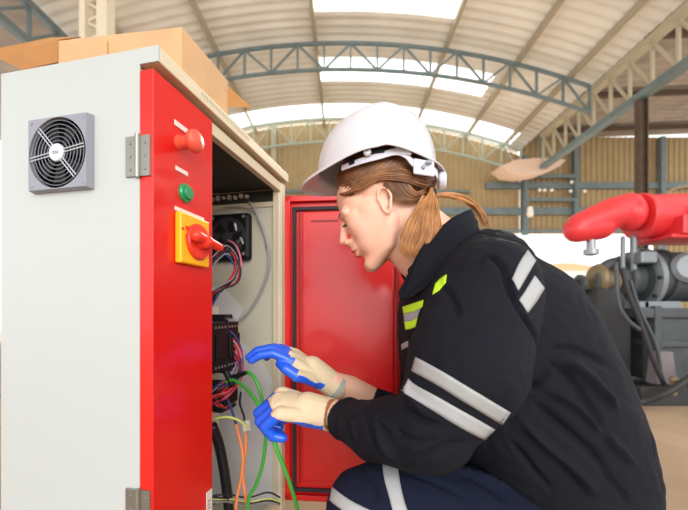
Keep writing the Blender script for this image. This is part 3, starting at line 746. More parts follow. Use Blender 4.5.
# head frame: f forward (face), u up, s towards the camera side
pit, yaw = R_(23), R_(9)
HF = Vector((-math.cos(pit) * math.cos(yaw), math.cos(pit) * math.sin(yaw), -math.sin(pit)))
HU = Vector((-math.sin(pit) * math.cos(yaw), math.sin(pit) * math.sin(yaw), math.cos(pit)))
HS = HU.cross(HF).normalized()
if HS.y > 0: HS = -HS
HO = P(384, 207, .775)
def H(f, u, s=0): return HO + HF * f + HU * u + HS * s
HAX = (HF, HS, HU)
hb = MB()
hb.ell(H(-.012, .048), .094, .076, .088, HAX, 32, 24)          # cranium
hb.ell(H(.040, .030), .052, .062, .065, HAX)                   # forehead
hb.ell(H(.034, -.034), .056, .060, .068, HAX)                  # face
for s in (-1, 1):
    hb.ell(H(.056, -.030, .034 * s), .028, .027, .030, HAX)    # cheek
    hb.cap(H(.004, -.040, .048 * s), H(.026, -.078, .040 * s), .022, .021)  # jaw
    hb.cap(H(.026, -.078, .040 * s), H(.070, -.102, .012 * s), .021, .017)
    hb.ell(H(.050, -.060, .026 * s), .034, .028, .032, HAX)    # lower cheek
    hb.ell(H(.054, -.014, .030 * s), .034, .028, .040, HAX)    # side of the face
    hb.ell(H(.020, -.010, .046 * s), .040, .022, .040, HAX)
    hb.ell(H(.020, -.050, .044 * s), .034, .020, .034, HAX)
    hb.cap(H(.089, .016, .014 * s), H(.078, .014, .040 * s), .0095, .010)   # brow
    hb.ell(H(.0755, -.003, .031 * s), .0135, .0150, .0125, HAX)             # closed upper lid
    hb.ell(H(.100, -.039, .010 * s), .0095, .0075, .007, HAX)  # nostril wings
    # ear
    hb.ell(H(.0, -.012, .064 * s), .011, .008, .016, HAX)
    ear = [H(-.002 + .013 * math.cos(a_) * (1 if math.sin(a_) > 0 else .7) - .003 * math.sin(a_), -.010 + .025 * math.sin(a_), (.071 + .003 * (1 - math.cos(a_))) * s) for a_ in [2 * math.pi * k / 20 for k in range(21)]]
    hb.tube(ear, .0038, 8)
hb.ell(H(.072, -.104), .018, .020, .017, HAX)                  # chin
hb.cap(H(.089, .010), H(.107, -.028), .0085, .0100); hb.cap(H(.107, -.034), H(.092, -.048), .0075, .0080)            # nose
hb.ell(H(.110, -.031), .0090, .0085, .0075, HAX)
hb.ell(H(.083, -.060), .017, .026, .018, HAX)                  # muzzle
hb.ell(H(.094, -.0595), .009, .018, .0055, HAX)                # upper lip
hb.ell(H(.091, -.0715), .009, .016, .0058, HAX)                # lower lip
hb.ell(H(.045, -.085), .038, .040, .020, HAX)                  # under jaw
# neck and hidden body
NB = Vector((.225, .77, CH + .115))
hb.cap(H(-.020, -.020), NB, .056, .062, 24); hb.cap(H(.010, -.050), NB + Vector((-.03, 0, -.03)), .045, .056, 24)
SHn, SHf = Vector((.285, .62, CH + .03)), Vector((.245, .93, CH + .03))
ELn, ELf = P(428, 446, .565), P(425, 428, .97)
WRn, WRf = P(331, 411, .765), P(333, 382, .85)
PEL = Vector((.46, .77, CH - .40))
hb.cap(NB, Vector((.30, .77, CH - .02)), .06, .11); hb.cap(Vector((.30, .77, CH - .02)), Vector((.42, .77, CH - .2)), .11, .11); hb.cap(Vector((.42, .77, CH - .2)), PEL, .11, .13)
hb.cap(Vector((.28, .77, CH + .02)), SHn, .06, .05); hb.cap(Vector((.28, .77, CH + .02)), SHf, .06, .05)
hb.cap(SHn, ELn, .045, .038); hb.cap(SHf, ELf, .045, .038)
hb.cap(ELn, WRn, .036, .026); hb.cap(ELf, P(349, 388, .875), .036, .031); hb.cap(P(349, 388, .875), WRf, .031, .025)
HPn, HPf = Vector((.47, .69, CH - .43)), Vector((.47, .86, CH - .45))
KNn, KNf = P(366, 508, .66), Vector((.24, .95, .14))
ANn, ANf = Vector((.11, .69, .11)), Vector((.60, .95, .10))
hb.cap(PEL, HPn, .1, .085); hb.cap(PEL, HPf, .1, .085)
hb.cap(HPn, KNn, .08, .05); hb.cap(HPf, KNf, .08, .055)
hb.cap(KNn, ANn, .048, .035); hb.cap(KNf, ANf, .048, .035)
me = fuse(hb, .0025, 9)
# lips coloured by place on the face
def relax(me, w, it):
    co = get_co(me); e = np.empty(len(me.edges) * 2, dtype=np.int32); me.edges.foreach_get('vertices', e); e = e.reshape(-1, 2)
    e = e[(w[e[:, 0]] > 0) | (w[e[:, 1]] > 0)]
    for _ in range(it):
        sm = np.zeros_like(co); ct = np.zeros(len(co))
        np.add.at(sm, e[:, 0], co[e[:, 1]]); np.add.at(sm, e[:, 1], co[e[:, 0]]); np.add.at(ct, e[:, 0], 1); np.add.at(ct, e[:, 1], 1)
        av = sm / np.maximum(ct, 1)[:, None]; co = np.where(((w > 0) & (ct > 0))[:, None], co + (av - co) * (w * .6)[:, None], co)
    set_co(me, co)
co = get_co(me); d = co - np.array(HO); fF = d @ np.array(HF); fU = d @ np.array(HU); fS = d @ np.array(HS)
box = lambda v, a, b, s_: np.clip((v - a) / s_, 0, 1) * np.clip((b - v) / s_, 0, 1)
relax(me, box(fF, .012, .088, .012) * box(fU, -.095, -.006, .012) * np.clip((np.abs(fS) - .022) / .01, 0, 1), 90)
co = get_co(me); d = co - np.array(HO); fF = d @ np.array(HF); fU = d @ np.array(HU); fS = d @ np.array(HS)
lipv = (fF > .086) & (np.abs(fS) < .019 - np.maximum(0, np.abs(fU + .0655) - .003) * 1.2) & (fU < -.0545) & (fU > -.0775)
# mouth line and eye socket hollows
g = np.exp(-((fU + .0655) / .0016) ** 2) * (fF > .07) * (np.abs(fS) < .022)
no = get_no(me); co -= no * (g * .0028)[:, None]
for s in (-1, 1):
    g = np.exp(-(((fF - .090) / .016) ** 2 + ((fU + .004) / .011) ** 2 + ((fS - .032 * s) / .017) ** 2)); co -= no * (g * .0015)[:, None]
    g = np.exp(-(((fF + .004) / .007) ** 2 + ((fU - .004) / .010) ** 2 + ((fS - .08 * s) / .012) ** 2)); co -= no * (g * .006)[:, None]
set_co(me, co)
body = link_world('body', me, [M_skin, M_lip], person)
mi = [1 if all(lipv[v] for v in p.vertices) else 0 for p in body.data.polygons]
body.data.polygons.foreach_set('material_index', mi)
M_eye = mat('eye_white', rgb(236, 232, 226), .2, coat=.5); M_iris = mat('iris_brown', rgb(70, 48, 34), .2, coat=.5)
for s in (-1, 1):
    b = MB(); b.ell(H(.0735, -.006, .030 * s), .0118, .0118, .0118, HAX); e = build('eye', b, M_eye, body, smooth=True)
    e.name = 'eye'
    b = MB()
    for k in range(12):
        q = -.010 + .020 * k / 11; b.tube([H(.0895 - q * q * 30, -.0065, .031 * s + q), H(.095 - q * q * 30, -.0105, .031 * s + q * 1.1), H(.098 - q * q * 30, -.0095, .031 * s + q * 1.2)], [.0006, .0004, .0001], 4)
    build('eyelash', b, M_hair, body)
    b = MB()
    for k in range(26):
        q = .013 + .032 * k / 25; b.tube([H(.0985 - (q - .01) ** 2 * 14, .012 + .004 * math.sin(k * .12), q * s), H(.0975 - (q - .005) ** 2 * 14, .0175 + .002 * math.sin(k * .12), (q + .006) * s)], [.0008, .0002], 4)
    build('eyebrow', b, M_hair, body)

# hair: cap over the skull + ponytail strands
b = MB()
b.ell(H(-.016, .052), .097, .081, .090, HAX, 36, 28)
me = fuse(b, .003, 2); co = get_co(me); d = co - np.array(HO); fF = d @ np.array(HF); fU = d @ np.array(HU); fS = d @ np.array(HS)
ang = np.arctan2(fS, fU - .05)
co += get_no(me) * (0.0016 * np.sin(fF * 240 + fU * 900) + .001 * np.sin(fU * 1500 + 1))[:, None]
lo = np.where(fF > .0, .030 + fF * .22, np.where(fF > -.035, .026, -.025))   # hairline: pull back everything below it
co = np.where((fU < lo)[:, None], co - get_no(me) * .012, co); set_co(me, co)
hair = link_world('hair', me, [M_hair], person)
rh = random.Random(11)
def strand(mb, pts, r, jit):
    j = Vector((rh.gauss(0, jit), rh.gauss(0, jit), rh.gauss(0, jit))); p2 = []
    for i, p in enumerate(pts):
        jj = Vector((rh.gauss(0, jit * .35), rh.gauss(0, jit * .35), rh.gauss(0, jit * .35)))
        p2.append(Vector(p) + (j * (.4 + i * .25)) + jj)
    p2 = spline(p2, 6); n = len(p2)
    mb.tube(p2, [r * (1 - .85 * (k / (n - 1)) ** 2) for k in range(n)], 5, cap=True)
# sweep of hair from temple past the ear to the nape
b = MB()
for k in range(190):
    q = k / 189; s_ = .074 + .004 * math.sin(q * 9)
    strand(b, [H(.074 - q * .024, .046 - q * .014, .056 + q * .006), H(.034, .030 + q * .020, .076), H(-.004, .032 + q * .014, .081), H(-.040, .014 + q * .022, .079), H(-.075, -.006 + q * .022, .060), H(-.098, -.012 + q * .012, .030)], .0016, .0016)
build('side_hair', b, M_hair, hair, smooth=True)
b = MB()   # the part behind the ear, down the nape
for k in range(150):
    q = k / 149
    strand(b, [H(-.012 - q * .04, .02, .078 - q * .006), H(-.026 - q * .035, -.018, .073 - q * .008), H(-.050 - q * .03, -.030 + q * .01, .060 - q * .01), H(-.085, -.020, .036)], .0015, .002)
build('nape_hair', b, M_hair, hair, smooth=True)
b = MB()
tie = P(430, 193, .72)
for k in range(340):  # near tail falling beside the neck
    q = rh.random()
    strand(b, [tie + Vector((0, rh.uniform(-.012, .012), rh.uniform(-.008, .008))), P(434 - 6 * q, 196, .70), P(438 - 25 * q, 214, .685), P(440 - 36 * q, 234, .68), P(434 - 34 * q, 249 - 3 * q, .68), P(423 - 17 * q, 257 - 2 * q, .685)], .0013, .0022)
build('ponytail', b, M_hairb, hair, smooth=True)
b = MB()
for k in range(26):  # thin lock curling in front of the neck
    strand(b, [P(423, 196, .70), P(414, 212, .69), P(404, 230, .685), P(402, 244, .68), P(405, 254, .68)], .0009, .0014)
build('loose_lock', b, M_hairb, hair, smooth=True)
b = MB()
for k in range(130):  # far tail sweeping back over the collar
    q = rh.random()
    strand(b, [tie + Vector((.005, .02, 0)), P(446, 196 - 2 * q, .74), P(460, 199 - 2 * q, .76), P(472, 205 - q * 2, .78), P(481, 214, .79), P(485, 224, .79)], .0013, .0026)
build('ponytail', b, M_hairb, hair, smooth=True)
b = MB(); b.lathe([(.012, -.006), (.016, 0), (.012, .006)], tie + Vector((.003, .005, 0)), (.9, .3, .1), 14); build('hair_tie', b, M_blk, hair, smooth=True)

# ---- hard hat
hp = R_(1)
TF = Vector((-math.cos(hp) * math.cos(yaw), math.cos(hp) * math.sin(yaw), -math.sin(hp)))
TU = Vector((-math.sin(hp) * math.cos(yaw), math.sin(hp) * math.sin(yaw), math.cos(hp)))
TS = TU.cross(TF).normalized(); TS = -TS if TS.y > 0 else TS
TO = P(382, 180, .775)
def T_(f, u, s=0): return TO + TF * f + TU * u + TS * s
def hat_surface(off=0):
    mb = MB(); nA, nR = 72, 26; vs = []
    Lf, Lb, Wd, Ht = .139, .114, .110, .139
    for i in range(nR + 1):
        e = i / nR                                   # 0 rim .. 1 apex
        for k in range(nA):
            a_ = 2 * math.pi * k / nA; c, s = math.cos(a_), math.sin(a_)
            ph = e * math.pi / 2
            rr = math.cos(ph) ** .82; hh = math.sin(ph) ** .93
            L = Lf if c > 0 else Lb
            base = .010 + .020 * math.exp(-((a_ % math.pi - math.pi / 2) / .55) ** 2) * 1.0   # raised over the ears
            if c < 0: base += .004
            ridge = .0035 * max(0, 1 - abs(s * Wd * rr / .016)) if e > .25 else 0
            ridge += .0022 * math.exp(-((abs(s * Wd * rr) - .034) / .006) ** 2) * (e > .3)
            f = c * (L + off) * rr; w = s * (Wd + off) * rr
            u = base * (1 - e) + (Ht + off) * hh + ridge
            vs.append(T_(f, u, w))
    fs = [(i * nA + k, i * nA + (k + 1) % nA, (i + 1) * nA + (k + 1) % nA, (i + 1) * nA + k) for i in range(nR) for k in range(nA)]
    fs.append(tuple(range(nR * nA, (nR + 1) * nA)))
    # rim lip and peak
    k0 = len(vs); prof = [(.006, -.004), (.009, -.007), (.006, -.010)]
    for j, (dr, dz) in enumerate(prof):
        for k in range(nA):
            a_ = 2 * math.pi * k / nA; c, s = math.cos(a_), math.sin(a_)
            L = Lf if c > 0 else Lb
            base = .010 + .020 * math.exp(-((a_ % math.pi - math.pi / 2) / .55) ** 2) * 1.0
            pk = max(0, c) ** 3 * .034 + (max(0, -c) ** 6) * .010
            g = (j + 1) / 3
            f = c * (L + off + dr + pk * min(1, g * 1.4)); w = s * (Wd + off + dr * (.5 + .5 * abs(c)))
            u = base + dz - pk * .42 * g * (1 if c > 0 else .3)
            if c < 0: u += .004
            vs.append(T_(f, u, w))
    ring = [0] + [k0 + j * nA for j in range(3)]
    for j in range(3):
        A, B = ring[j], ring[j + 1]
        fs += [(B + k, B + (k + 1) % nA, A + (k + 1) % nA, A + k) for k in range(nA)]
    return mb.add(vs, fs)
hat = build('hard_hat', hat_surface(), M_helmet, person, smooth=True)
so = hat.modifiers.new('thick', 'SOLIDIFY'); so.thickness = .0028; so.offset = -1
ss = hat.modifiers.new('sub', 'SUBSURF'); ss.levels = 1; ss.render_levels = 1
# suspension: band round the head, slot block, ratchet
def hat_band(name, pts, w, th_, m):
    mb = MB(); pts = spline(pts, 8); n = len(pts); vs = []
    for i, p in enumerate(pts):
        out = (p - T_(0, (p - TO).dot(TU), 0)).normalized()
        ww = w[0] + (w[1] - w[0]) * i / (n - 1)
        for du, do in ((-ww / 2, 0), (ww / 2, 0), (ww / 2, th_), (-ww / 2, th_)): vs.append(p + TU * du + out * do)
    fs = [(4 * i + k, 4 * i + (k + 1) % 4, 4 * i + 4 + (k + 1) % 4, 4 * i + 4 + k) for i in range(n - 1) for k in range(4)] + [(3, 2, 1, 0), (4 * n - 4, 4 * n - 3, 4 * n - 2, 4 * n - 1)]
    return build(name, mb.add(vs, fs), m, hat, bevel=.0008)
hat_band('head_band', [T_(.075, .004, .070), T_(.035, .007, .088), T_(0, .012, .092), T_(-.03, .018, .091), T_(-.048, .012, .088), T_(-.062, -.002, .082), T_(-.088, -.006, .066), T_(-.108, -.006, .035), T_(-.114, -.006, 0), T_(-.108, -.006, -.035), T_(-.085, -.004, -.066), T_(-.04, .006, -.088), T_(.02, .008, -.088), T_(.07, .004, -.07)], (.011, .020), .003, M_susp)
for s in (-1,1):
    build('strap_slot', MB().hexa(T_(-.030, .012, .088 * s), TF * -.030 + TU * -.002, TU * .016, TS * .006 * s), M_susp, hat, bevel=.002)
b = MB(); b.hexa(T_(.030, .017, .0925), TF * -.040, TU * .008, TS * .006); b.hexa(T_(.060, .004, .078), TF * -.03 + TS * .008, TU * .012, TS * .005)
build('dark_slot', b, M_blk, hat, bevel=.001)
b = MB(); b.lathe([(.0075, 0), (.0075, .006), (.005, .008), (.0001, .0085)], T_(.022, .019, .097), TS, 20); build('side_knob', b, M_helmet, hat)
b = MB(); b.lathe([(.002, .008), (.002, .0095)], T_(.022, .019, .097), TS, 10); build('knob_pin', b, M_fanfr, hat)
b = MB(); b.hexa(T_(-.062, -.024, .083), TF * -.040 + TS * -.024, TU * .030, TS * .005 + TF * -.003); build('ratchet_plate', b, M_susp, hat, bevel=.004)
b = MB(); b.lathe([(.004, 0), (.004, .004)], T_(-.082, -.010, .079), (TS - TF * .5), 12); b.hexa(T_(-.088, -.004, .074), TF * -.010, TU * .006, TS * .008); build('ratchet_pin', b, M_fanfr, hat)
b = MB(); b.lathe([(.016, 0), (.019, .003), (.019, .012), (.015, .016)], T_(-.117, -.010, .0), -TF, 20); build('ratchet_knob', b, M_susp, hat)

# ---- jacket
def loft(mb, secs, n=40, sub=6, pw=2.3):
    """secs: (back x, back z, front x, front z, centre Y, half depth); z relative to the camera height"""
    raw = [Vector(s[:3]) for s in secs]
    A = spline([Vector((s[0], s[1], 0)) for s in secs], sub); B = spline([Vector((s[2], s[3], 0)) for s in secs], sub); Q = spline([Vector((s[4], s[5], 0)) for s in secs], sub)
    vs = []; m = len(A)
    for a, b, q in zip(A, B, Q):
        c = (a + b) / 2; h = (a - b) / 2
        for k in range(n):
            t = 2 * math.pi * k / n; ct, st_ = math.cos(t), math.sin(t)
            x = math.copysign(abs(ct) ** (2 / pw), ct); y = math.copysign(abs(st_) ** (2 / pw), st_)
            p = c + h * x; vs.append(Vector((p.x, q.x - q.y * y, CH + p.y)))
    fs = [(i * n + k, i * n + (k + 1) % n, (i + 1) * n + (k + 1) % n, (i + 1) * n + k) for i in range(m - 1) for k in range(n)]
    fs += [tuple(reversed(range(n))), tuple(range((m - 1) * n, m * n))]
    return mb.add(vs, fs)
jb = MB()
TORSO = [
    (.245, .165, .150, .075, .775, .075),
    (.300, .152, .125, .020, .775, .150),
    (.372, .112, .118, -.040, .775, .185),
    (.460, .056, .125, -.120, .775, .190),
    (.522, -.046, .165, -.215, .775, .190),
    (.568, -.163, .240, -.310, .775, .195),
    (.591, -.275, .300, -.400, .775, .205),
    (.576, -.380, .330, -.480, .775, .215),
    (.555, -.470, .350, -.530, .775, .205)]
loft(jb, TORSO)
S2n = Vector((.248, .625, CH + .035)); S2f = Vector((.235, .93, CH + .045))
UPn = P(470, 372, .56)
jb.cap(Vector((.28, .70, CH + .07)), S2n, .085, .088, 24); jb.cap(Vector((.26, .83, CH + .07)), S2f, .085, .085, 24)
jb.cap(S2n, P(466, 366, .575), .090, .096, 24); jb.cap(P(466, 366, .575), ELn + Vector((.010, .01, .026)), .096, .068, 24)
jb.cap(S2f, ELf, .085, .07, 24)
jb.cap(ELn + Vector((.008, .01, .022)), P(375, 430, .665), .068, .056, 24); jb.cap(P(375, 430, .665), P(350, 420, .73), .056, .042, 24)
jb.cap(ELf, P(374, 404, .90), .062, .040, 24)
jb.lathe([(.03, 0), (.043, .002), (.045, .02), (.04, .03)], P(343, 417, .745), (P(372, 430, .665) - P(343, 417, .745)), 28)
jme = fuse(jb, .0042, 5)
jbvh = bvh_of(jme)
def cam_hit(px, py, tree):
    o = Vector((0, 0, CH)); d = (P(px, py, 1) - o).normalized()
    h = tree.ray_cast(o, d)
    return (h[0], h[1]) if h[0] is not None else (None, None)
# folds: ridges and valleys pressed into the cloth along lines on the surface
def press(me, tree, folds):
    co = get_co(me); no = get_no(me); disp = np.zeros(len(co))
    for pts, amp, wd in folds:
        hs = [cam_hit(x, y, tree)[0] for x, y in pts]; hs = [h for h in hs if h is not None]
        if len(hs) < 2: continue
        hs = spline(hs, 5); d2 = np.full(len(co), 1e9); tt = np.zeros(len(co)); n = len(hs) - 1
        for i in range(n):
            a = np.array(hs[i]); b = np.array(hs[i + 1]); ab = b - a; L = ab @ ab + 1e-12
            t = np.clip(((co - a) @ ab) / L, 0, 1); q = ((co - a - t[:, None] * ab) ** 2).sum(1)
            m = q < d2; d2[m] = q[m]; tt[m] = (i + t[m]) / n
        taper = np.clip(np.minimum(tt, 1 - tt) * 5, .15, 1)
        disp += 2.1 * amp * taper * np.exp(-d2 / (wd * wd * .7))
    co += no * disp[:, None]; set_co(me, co)
def wrinkle(me, amp, sc, off=0):
    co = get_co(me); no = get_no(me); out = np.empty(len(co))
    for i, c in enumerate(co):
        v = Vector((c[0] * sc[0] + off, c[1] * sc[1], c[2] * sc[2])); out[i] = noise.noise(v) + .5 * (abs(noise.noise(v * 2.3)) * 2 - .5)
    co += no * (out * amp)[:, None]; set_co(me, co)
press(jme, jbvh, [
    # sleeve: elbow and forearm
    ([(372, 385), (366, 410), (372, 440), (385, 462)], -.006, .006), ([(382, 385), (377, 410), (384, 440), (398, 460)], .006, .007),
    ([(352, 392), (345, 415), (350, 440), (362, 458)], -.005, .005), ([(358, 392), (352, 418), (358, 442)], .004, .005),
    ([(395, 380), (400, 400), (418, 418), (440, 425)], -.006, .006), ([(405, 376), (412, 398), (430, 412)], .005, .007),
    ([(390, 425), (410, 440), (440, 440)], -.004, .006), ([(375, 412), (388, 425), (400, 432)], .004, .005),
    ([(335, 400), (338, 420), (336, 432)], -.003, .004), ([(400, 466), (430, 452), (470, 440)], -.004, .006),
    # sleeve head seam and armpit
    ([(468, 262), (488, 256), (503, 268), (512, 292), (528, 322), (552, 366)], -.007, .005),
    ([(456, 274), (476, 262), (494, 262)], .004, .006), ([(440, 285), (452, 300), (458, 318)], -.003, .006),
    ([(552, 366), (535, 385), (522, 404), (510, 425)], -.008, .007),
    # back folds
    ([(548, 360), (575, 385), (598, 420), (610, 450)], -.005, .007), ([(560, 355), (590, 378), (620, 412)], .006, .009),
    ([(530, 400), (560, 425), (590, 450), (612, 480)], -.006, .008), ([(520, 420), (545, 445), (575, 470), (600, 500)], .006, .008),
    ([(545, 350), (580, 352), (615, 372)], -.004, .008), ([(510, 440), (530, 465), (550, 490)], -.005, .006),
    ([(540, 385), (575, 405), (610, 440), (640, 470)], .005, .008), ([(600, 470), (620, 490), (630, 505)], -.004, .005),
    ([(645, 400), (650, 430), (655, 460)], -.004, .006), ([(470, 235), (500, 236), (525, 246)], -.002, .005),
])
wrinkle(jme, .0032, (14, 14, 14), 3.1)
jbvh = bvh_of(jme)
jacket = link_world('jacket', jme, [M_navy], person)

def wrap_band(name, tree, c, axis, w, a0, a1, m, ref, off=.0012, maxr=.3, parent=None, n=60, nj=5):
    """tape of width w wrapped on the cloth round an axis point"""
    ax = axis.normalized(); x = (ref - ax * ref.dot(ax)).normalized(); y = ax.cross(x); vs = {}; mb = MB(); V = []
    for i in range(n + 1):
        a = a0 + (a1 - a0) * i / n; d = x * math.cos(a) + y * math.sin(a)
        for j in range(nj):
            o = c + ax * (w * (j / (nj - 1) - .5)); h = tree.ray_cast(o, d, maxr)
            if h[0] is None: continue
            nn = h[1] if h[1].dot(d) > 0 else -h[1]
            vs[(i, j)] = len(V); V.append(h[0] + nn * off)
    fs = []
    for i in range(n):
        for j in range(nj - 1):
            k = [(i, j), (i + 1, j), (i + 1, j + 1), (i, j + 1)]
            if all(q in vs for q in k):
                P4 = [V[vs[q]] for q in k]
                if max((P4[0] - P4[1]).length, (P4[3] - P4[2]).length) < .04: fs.append([vs[q] for q in k])
    mb.add(V, fs); o = build(name, mb, m, parent, smooth=True)
    s = o.modifiers.new('thick', 'SOLIDIFY'); s.thickness = .0012; s.offset = 0
    return o
def stuck_band(name, tree, top, bot, m, parent, n=24, nj=5, off=.0012):
    """tape between two edge lines lying on the cloth; stops where the cloth breaks away"""
    A = spline([Vector((x, y, 0)) for x, y in top], 8); B = spline([Vector((x, y, 0)) for x, y in bot], 8); V = []; rows = []
    for i in range(min(len(A), len(B))):
        row = []
        for j in range(nj):
            q = A[i].lerp(B[i], j / (nj - 1)); h, nn = cam_hit(q.x, q.y, tree)
            if h is None: row = None; break
            row.append(h + nn * off * (1 if nn.dot(h - Vector((0, 0, CH))) < 0 else -1))
        if row is None or max((row[j] - row[j + 1]).length for j in range(nj - 1)) > .03 or (rows and max((row[j] - rows[-1][j]).length for j in range(nj)) > .035):
            if rows: break
            continue
        rows.append(row)
    V = [p for r_ in rows for p in r_]
    fs = [(i * nj + j, (i + 1) * nj + j, (i + 1) * nj + j + 1, i * nj + j + 1) for i in range(len(rows) - 1) for j in range(nj - 1)]
    if not fs: return None
    o = build(name, MB().add(V, fs), m, parent, smooth=True)
    s = o.modifiers.new('thick', 'SOLIDIFY'); s.thickness = .0012; s.offset = 0
    return o
stuck_band('reflective_tape', jbvh, [(416, 357), (440, 370), (475, 391), (515, 415)], [(412, 371), (436, 384), (470, 405), (506, 427)], M_refl, jacket)
stuck_band('reflective_tape', jbvh, [(406, 369), (412, 382), (440, 398), (470, 415), (498, 431)], [(397, 381), (406, 394), (434, 411), (462, 428), (487, 441)], M_refl, jacket)
stuck_band('reflective_tape', jbvh, [(512, 279), (519, 263), (530, 247), (540, 236)], [(518, 291), (527, 275), (538, 257), (548, 246)], M_refl, jacket)
stuck_band('reflective_tape', jbvh, [(519, 300), (529, 284), (543, 262), (553, 248)], [(527, 313), (538, 298), (553, 272), (562, 262)], M_refl, jacket)
stuck_band('lime_tape', jbvh, [(403, 307), (415, 303), (424, 300), (431, 296)], [(404, 314), (416, 311), (423, 307), (429, 302)], M_hiviz, jacket)
stuck_band('reflective_tape', jbvh, [(404, 314), (413, 312), (421, 308)], [(405, 322), (412, 321), (418, 318)], M_refl, jacket)
stuck_band('lime_tape', jbvh, [(405, 322), (412, 321), (418, 318)], [(406, 330), (411, 329), (416, 327)], M_hiviz, jacket)
stuck_band('lime_tape', jbvh, [(436, 284), (441, 279), (447, 275)], [(433, 295), (439, 291), (446, 283)], M_hiviz, jacket)
stuck_band('reflective_tape', jbvh, [(402, 344), (408, 341), (412, 340)], [(402, 350), (408, 347), (412, 346)], M_refl, jacket)
# collar standing round the neck
b = MB()
cen = Vector((.200, .765, CH + .10)); up = Vector((-.42, 0, .90)).normalized(); fx = Vector((-.90, 0, -.42)).normalized(); sy = Vector((0, -1, 0))
n = 48; vs = []
for j in range(6):
    e = j / 5
    for k in range(n + 1):
        a_ = R_(-158) + R_(316) * k / n + math.pi          # open at the throat
        c, s = math.cos(a_), math.sin(a_)
        fr = max(0, c)
        r1 = .082 + .010 * e; r2 = .088 + .012 * e
        p = cen + fx * (c * r1 - .01) + sy * (s * r2) + up * (-.055 + .115 * e - .05 * fr * e + .012 * max(0, -c) * e)
        vs.append(p)
fs = [(j * (n + 1) + k, j * (n + 1) + k + 1, (j + 1) * (n + 1) + k + 1, (j + 1) * (n + 1) + k) for j in range(5) for k in range(n)]
b.add(vs, fs); cl = build('collar', b, M_navy, jacket, smooth=True)
s = cl.modifiers.new('thick', 'SOLIDIFY'); s.thickness = .005; s.offset = 0
s = cl.modifiers.new('sub', 'SUBSURF'); s.levels = 1; s.render_levels = 1
# lapel falling open at the throat on the near side
b = MB()
def PV(l): return [P(*q) for q in l]
lo = PV([(466, 210, .745), (452, 217, .715), (437, 229, .685), (424, 243, .67), (415, 258, .668), (406, 276, .675), (398, 292, .685), (400, 300, .685), (412, 297, .668), (426, 287, .655), (444, 268, .645), (462, 250, .65), (480, 236, .68), (478, 220, .73)])
n = len(lo)
b.add(lo + [p + Vector((.004, .014, -.002)) for p in lo], [tuple(range(n)), tuple(reversed(range(n, 2 * n)))] + [(i, n + i, n + (i + 1) % n, (i + 1) % n) for i in range(n)])
build('lapel', b, M_navy, jacket, bevel=.003)

# ---- trousers
tb = MB()
tb.cap(HPn + Vector((.02, 0, .0)), KNn + Vector((.03, 0, .004)), .105, .080, 24); tb.cap(KNn + Vector((.02, 0, 0)), ANn + Vector((0, 0, .06)), .078, .066, 24)
tb.ell(KNn + Vector((.004, 0, -.006)), .080, .074, .080)
tb.cap(HPf, KNf, .105, .08, 24); tb.cap(KNf, ANf + Vector((-.08, 0, .02)), .075, .062, 24)
tb.cap(PEL + Vector((0, -.06, .0)), PEL + Vector((0, .07, 0)), .14, .14, 24)
tme = fuse(tb, .006, 5); tbvh = bvh_of(tme)
press(tme, tbvh, [([(400, 470), (430, 480), (470, 500)], -.004, .006), ([(420, 466), (470, 474), (520, 492)], .005, .008), ([(360, 465), (372, 480), (378, 505)], -.004, .005), ([(450, 470), (480, 482), (510, 505)], -.004, .006)])
wrinkle(tme, .0025, (13, 13, 13), 9.3); tbvh = bvh_of(tme)
trousers = link_world('trousers', tme, [M_navy2], person)
stuck_band('reflective_tape', tbvh, [(326, 478), (334, 488), (350, 500), (368, 509), (380, 514)], [(325, 491), (331, 501), (345, 512), (358, 522), (368, 530)], M_refl, trousers)
stuck_band('reflective_tape', tbvh, [(382, 462), (384, 478), (389, 497), (394, 516)], [(397, 462), (399, 478), (403, 497), (409, 516)], M_refl, trousers)

# ---- boots
for an, dr in ((ANn, Vector((-1, .1, 0))), (ANf, Vector((.35, 0, -.9)))):
    b = MB(); d = dr.normalized(); 
    if an is ANn:
        b.cap(an + Vector((0, 0, .06)), Vector((an.x, an.y, .075)), .052, .05); b.cap(Vector((an.x + .02, an.y, .045)), Vector((an.x - .14, an.y + .01, .04)), .044, .038); b.box((an.x - .18, an.y - .045, .0), (an.x + .065, an.y + .05, .03))
    else:
        b.cap(an + Vector((-.04, 0, .0)), an + Vector((.03, 0, 0)), .052, .05); b.cap(an + Vector((.03, 0, 0)), Vector((an.x + .05, an.y, .045)), .045, .04)
    me = fuse(b, .006, 4); link_world('boot', me, [M_boot], person)

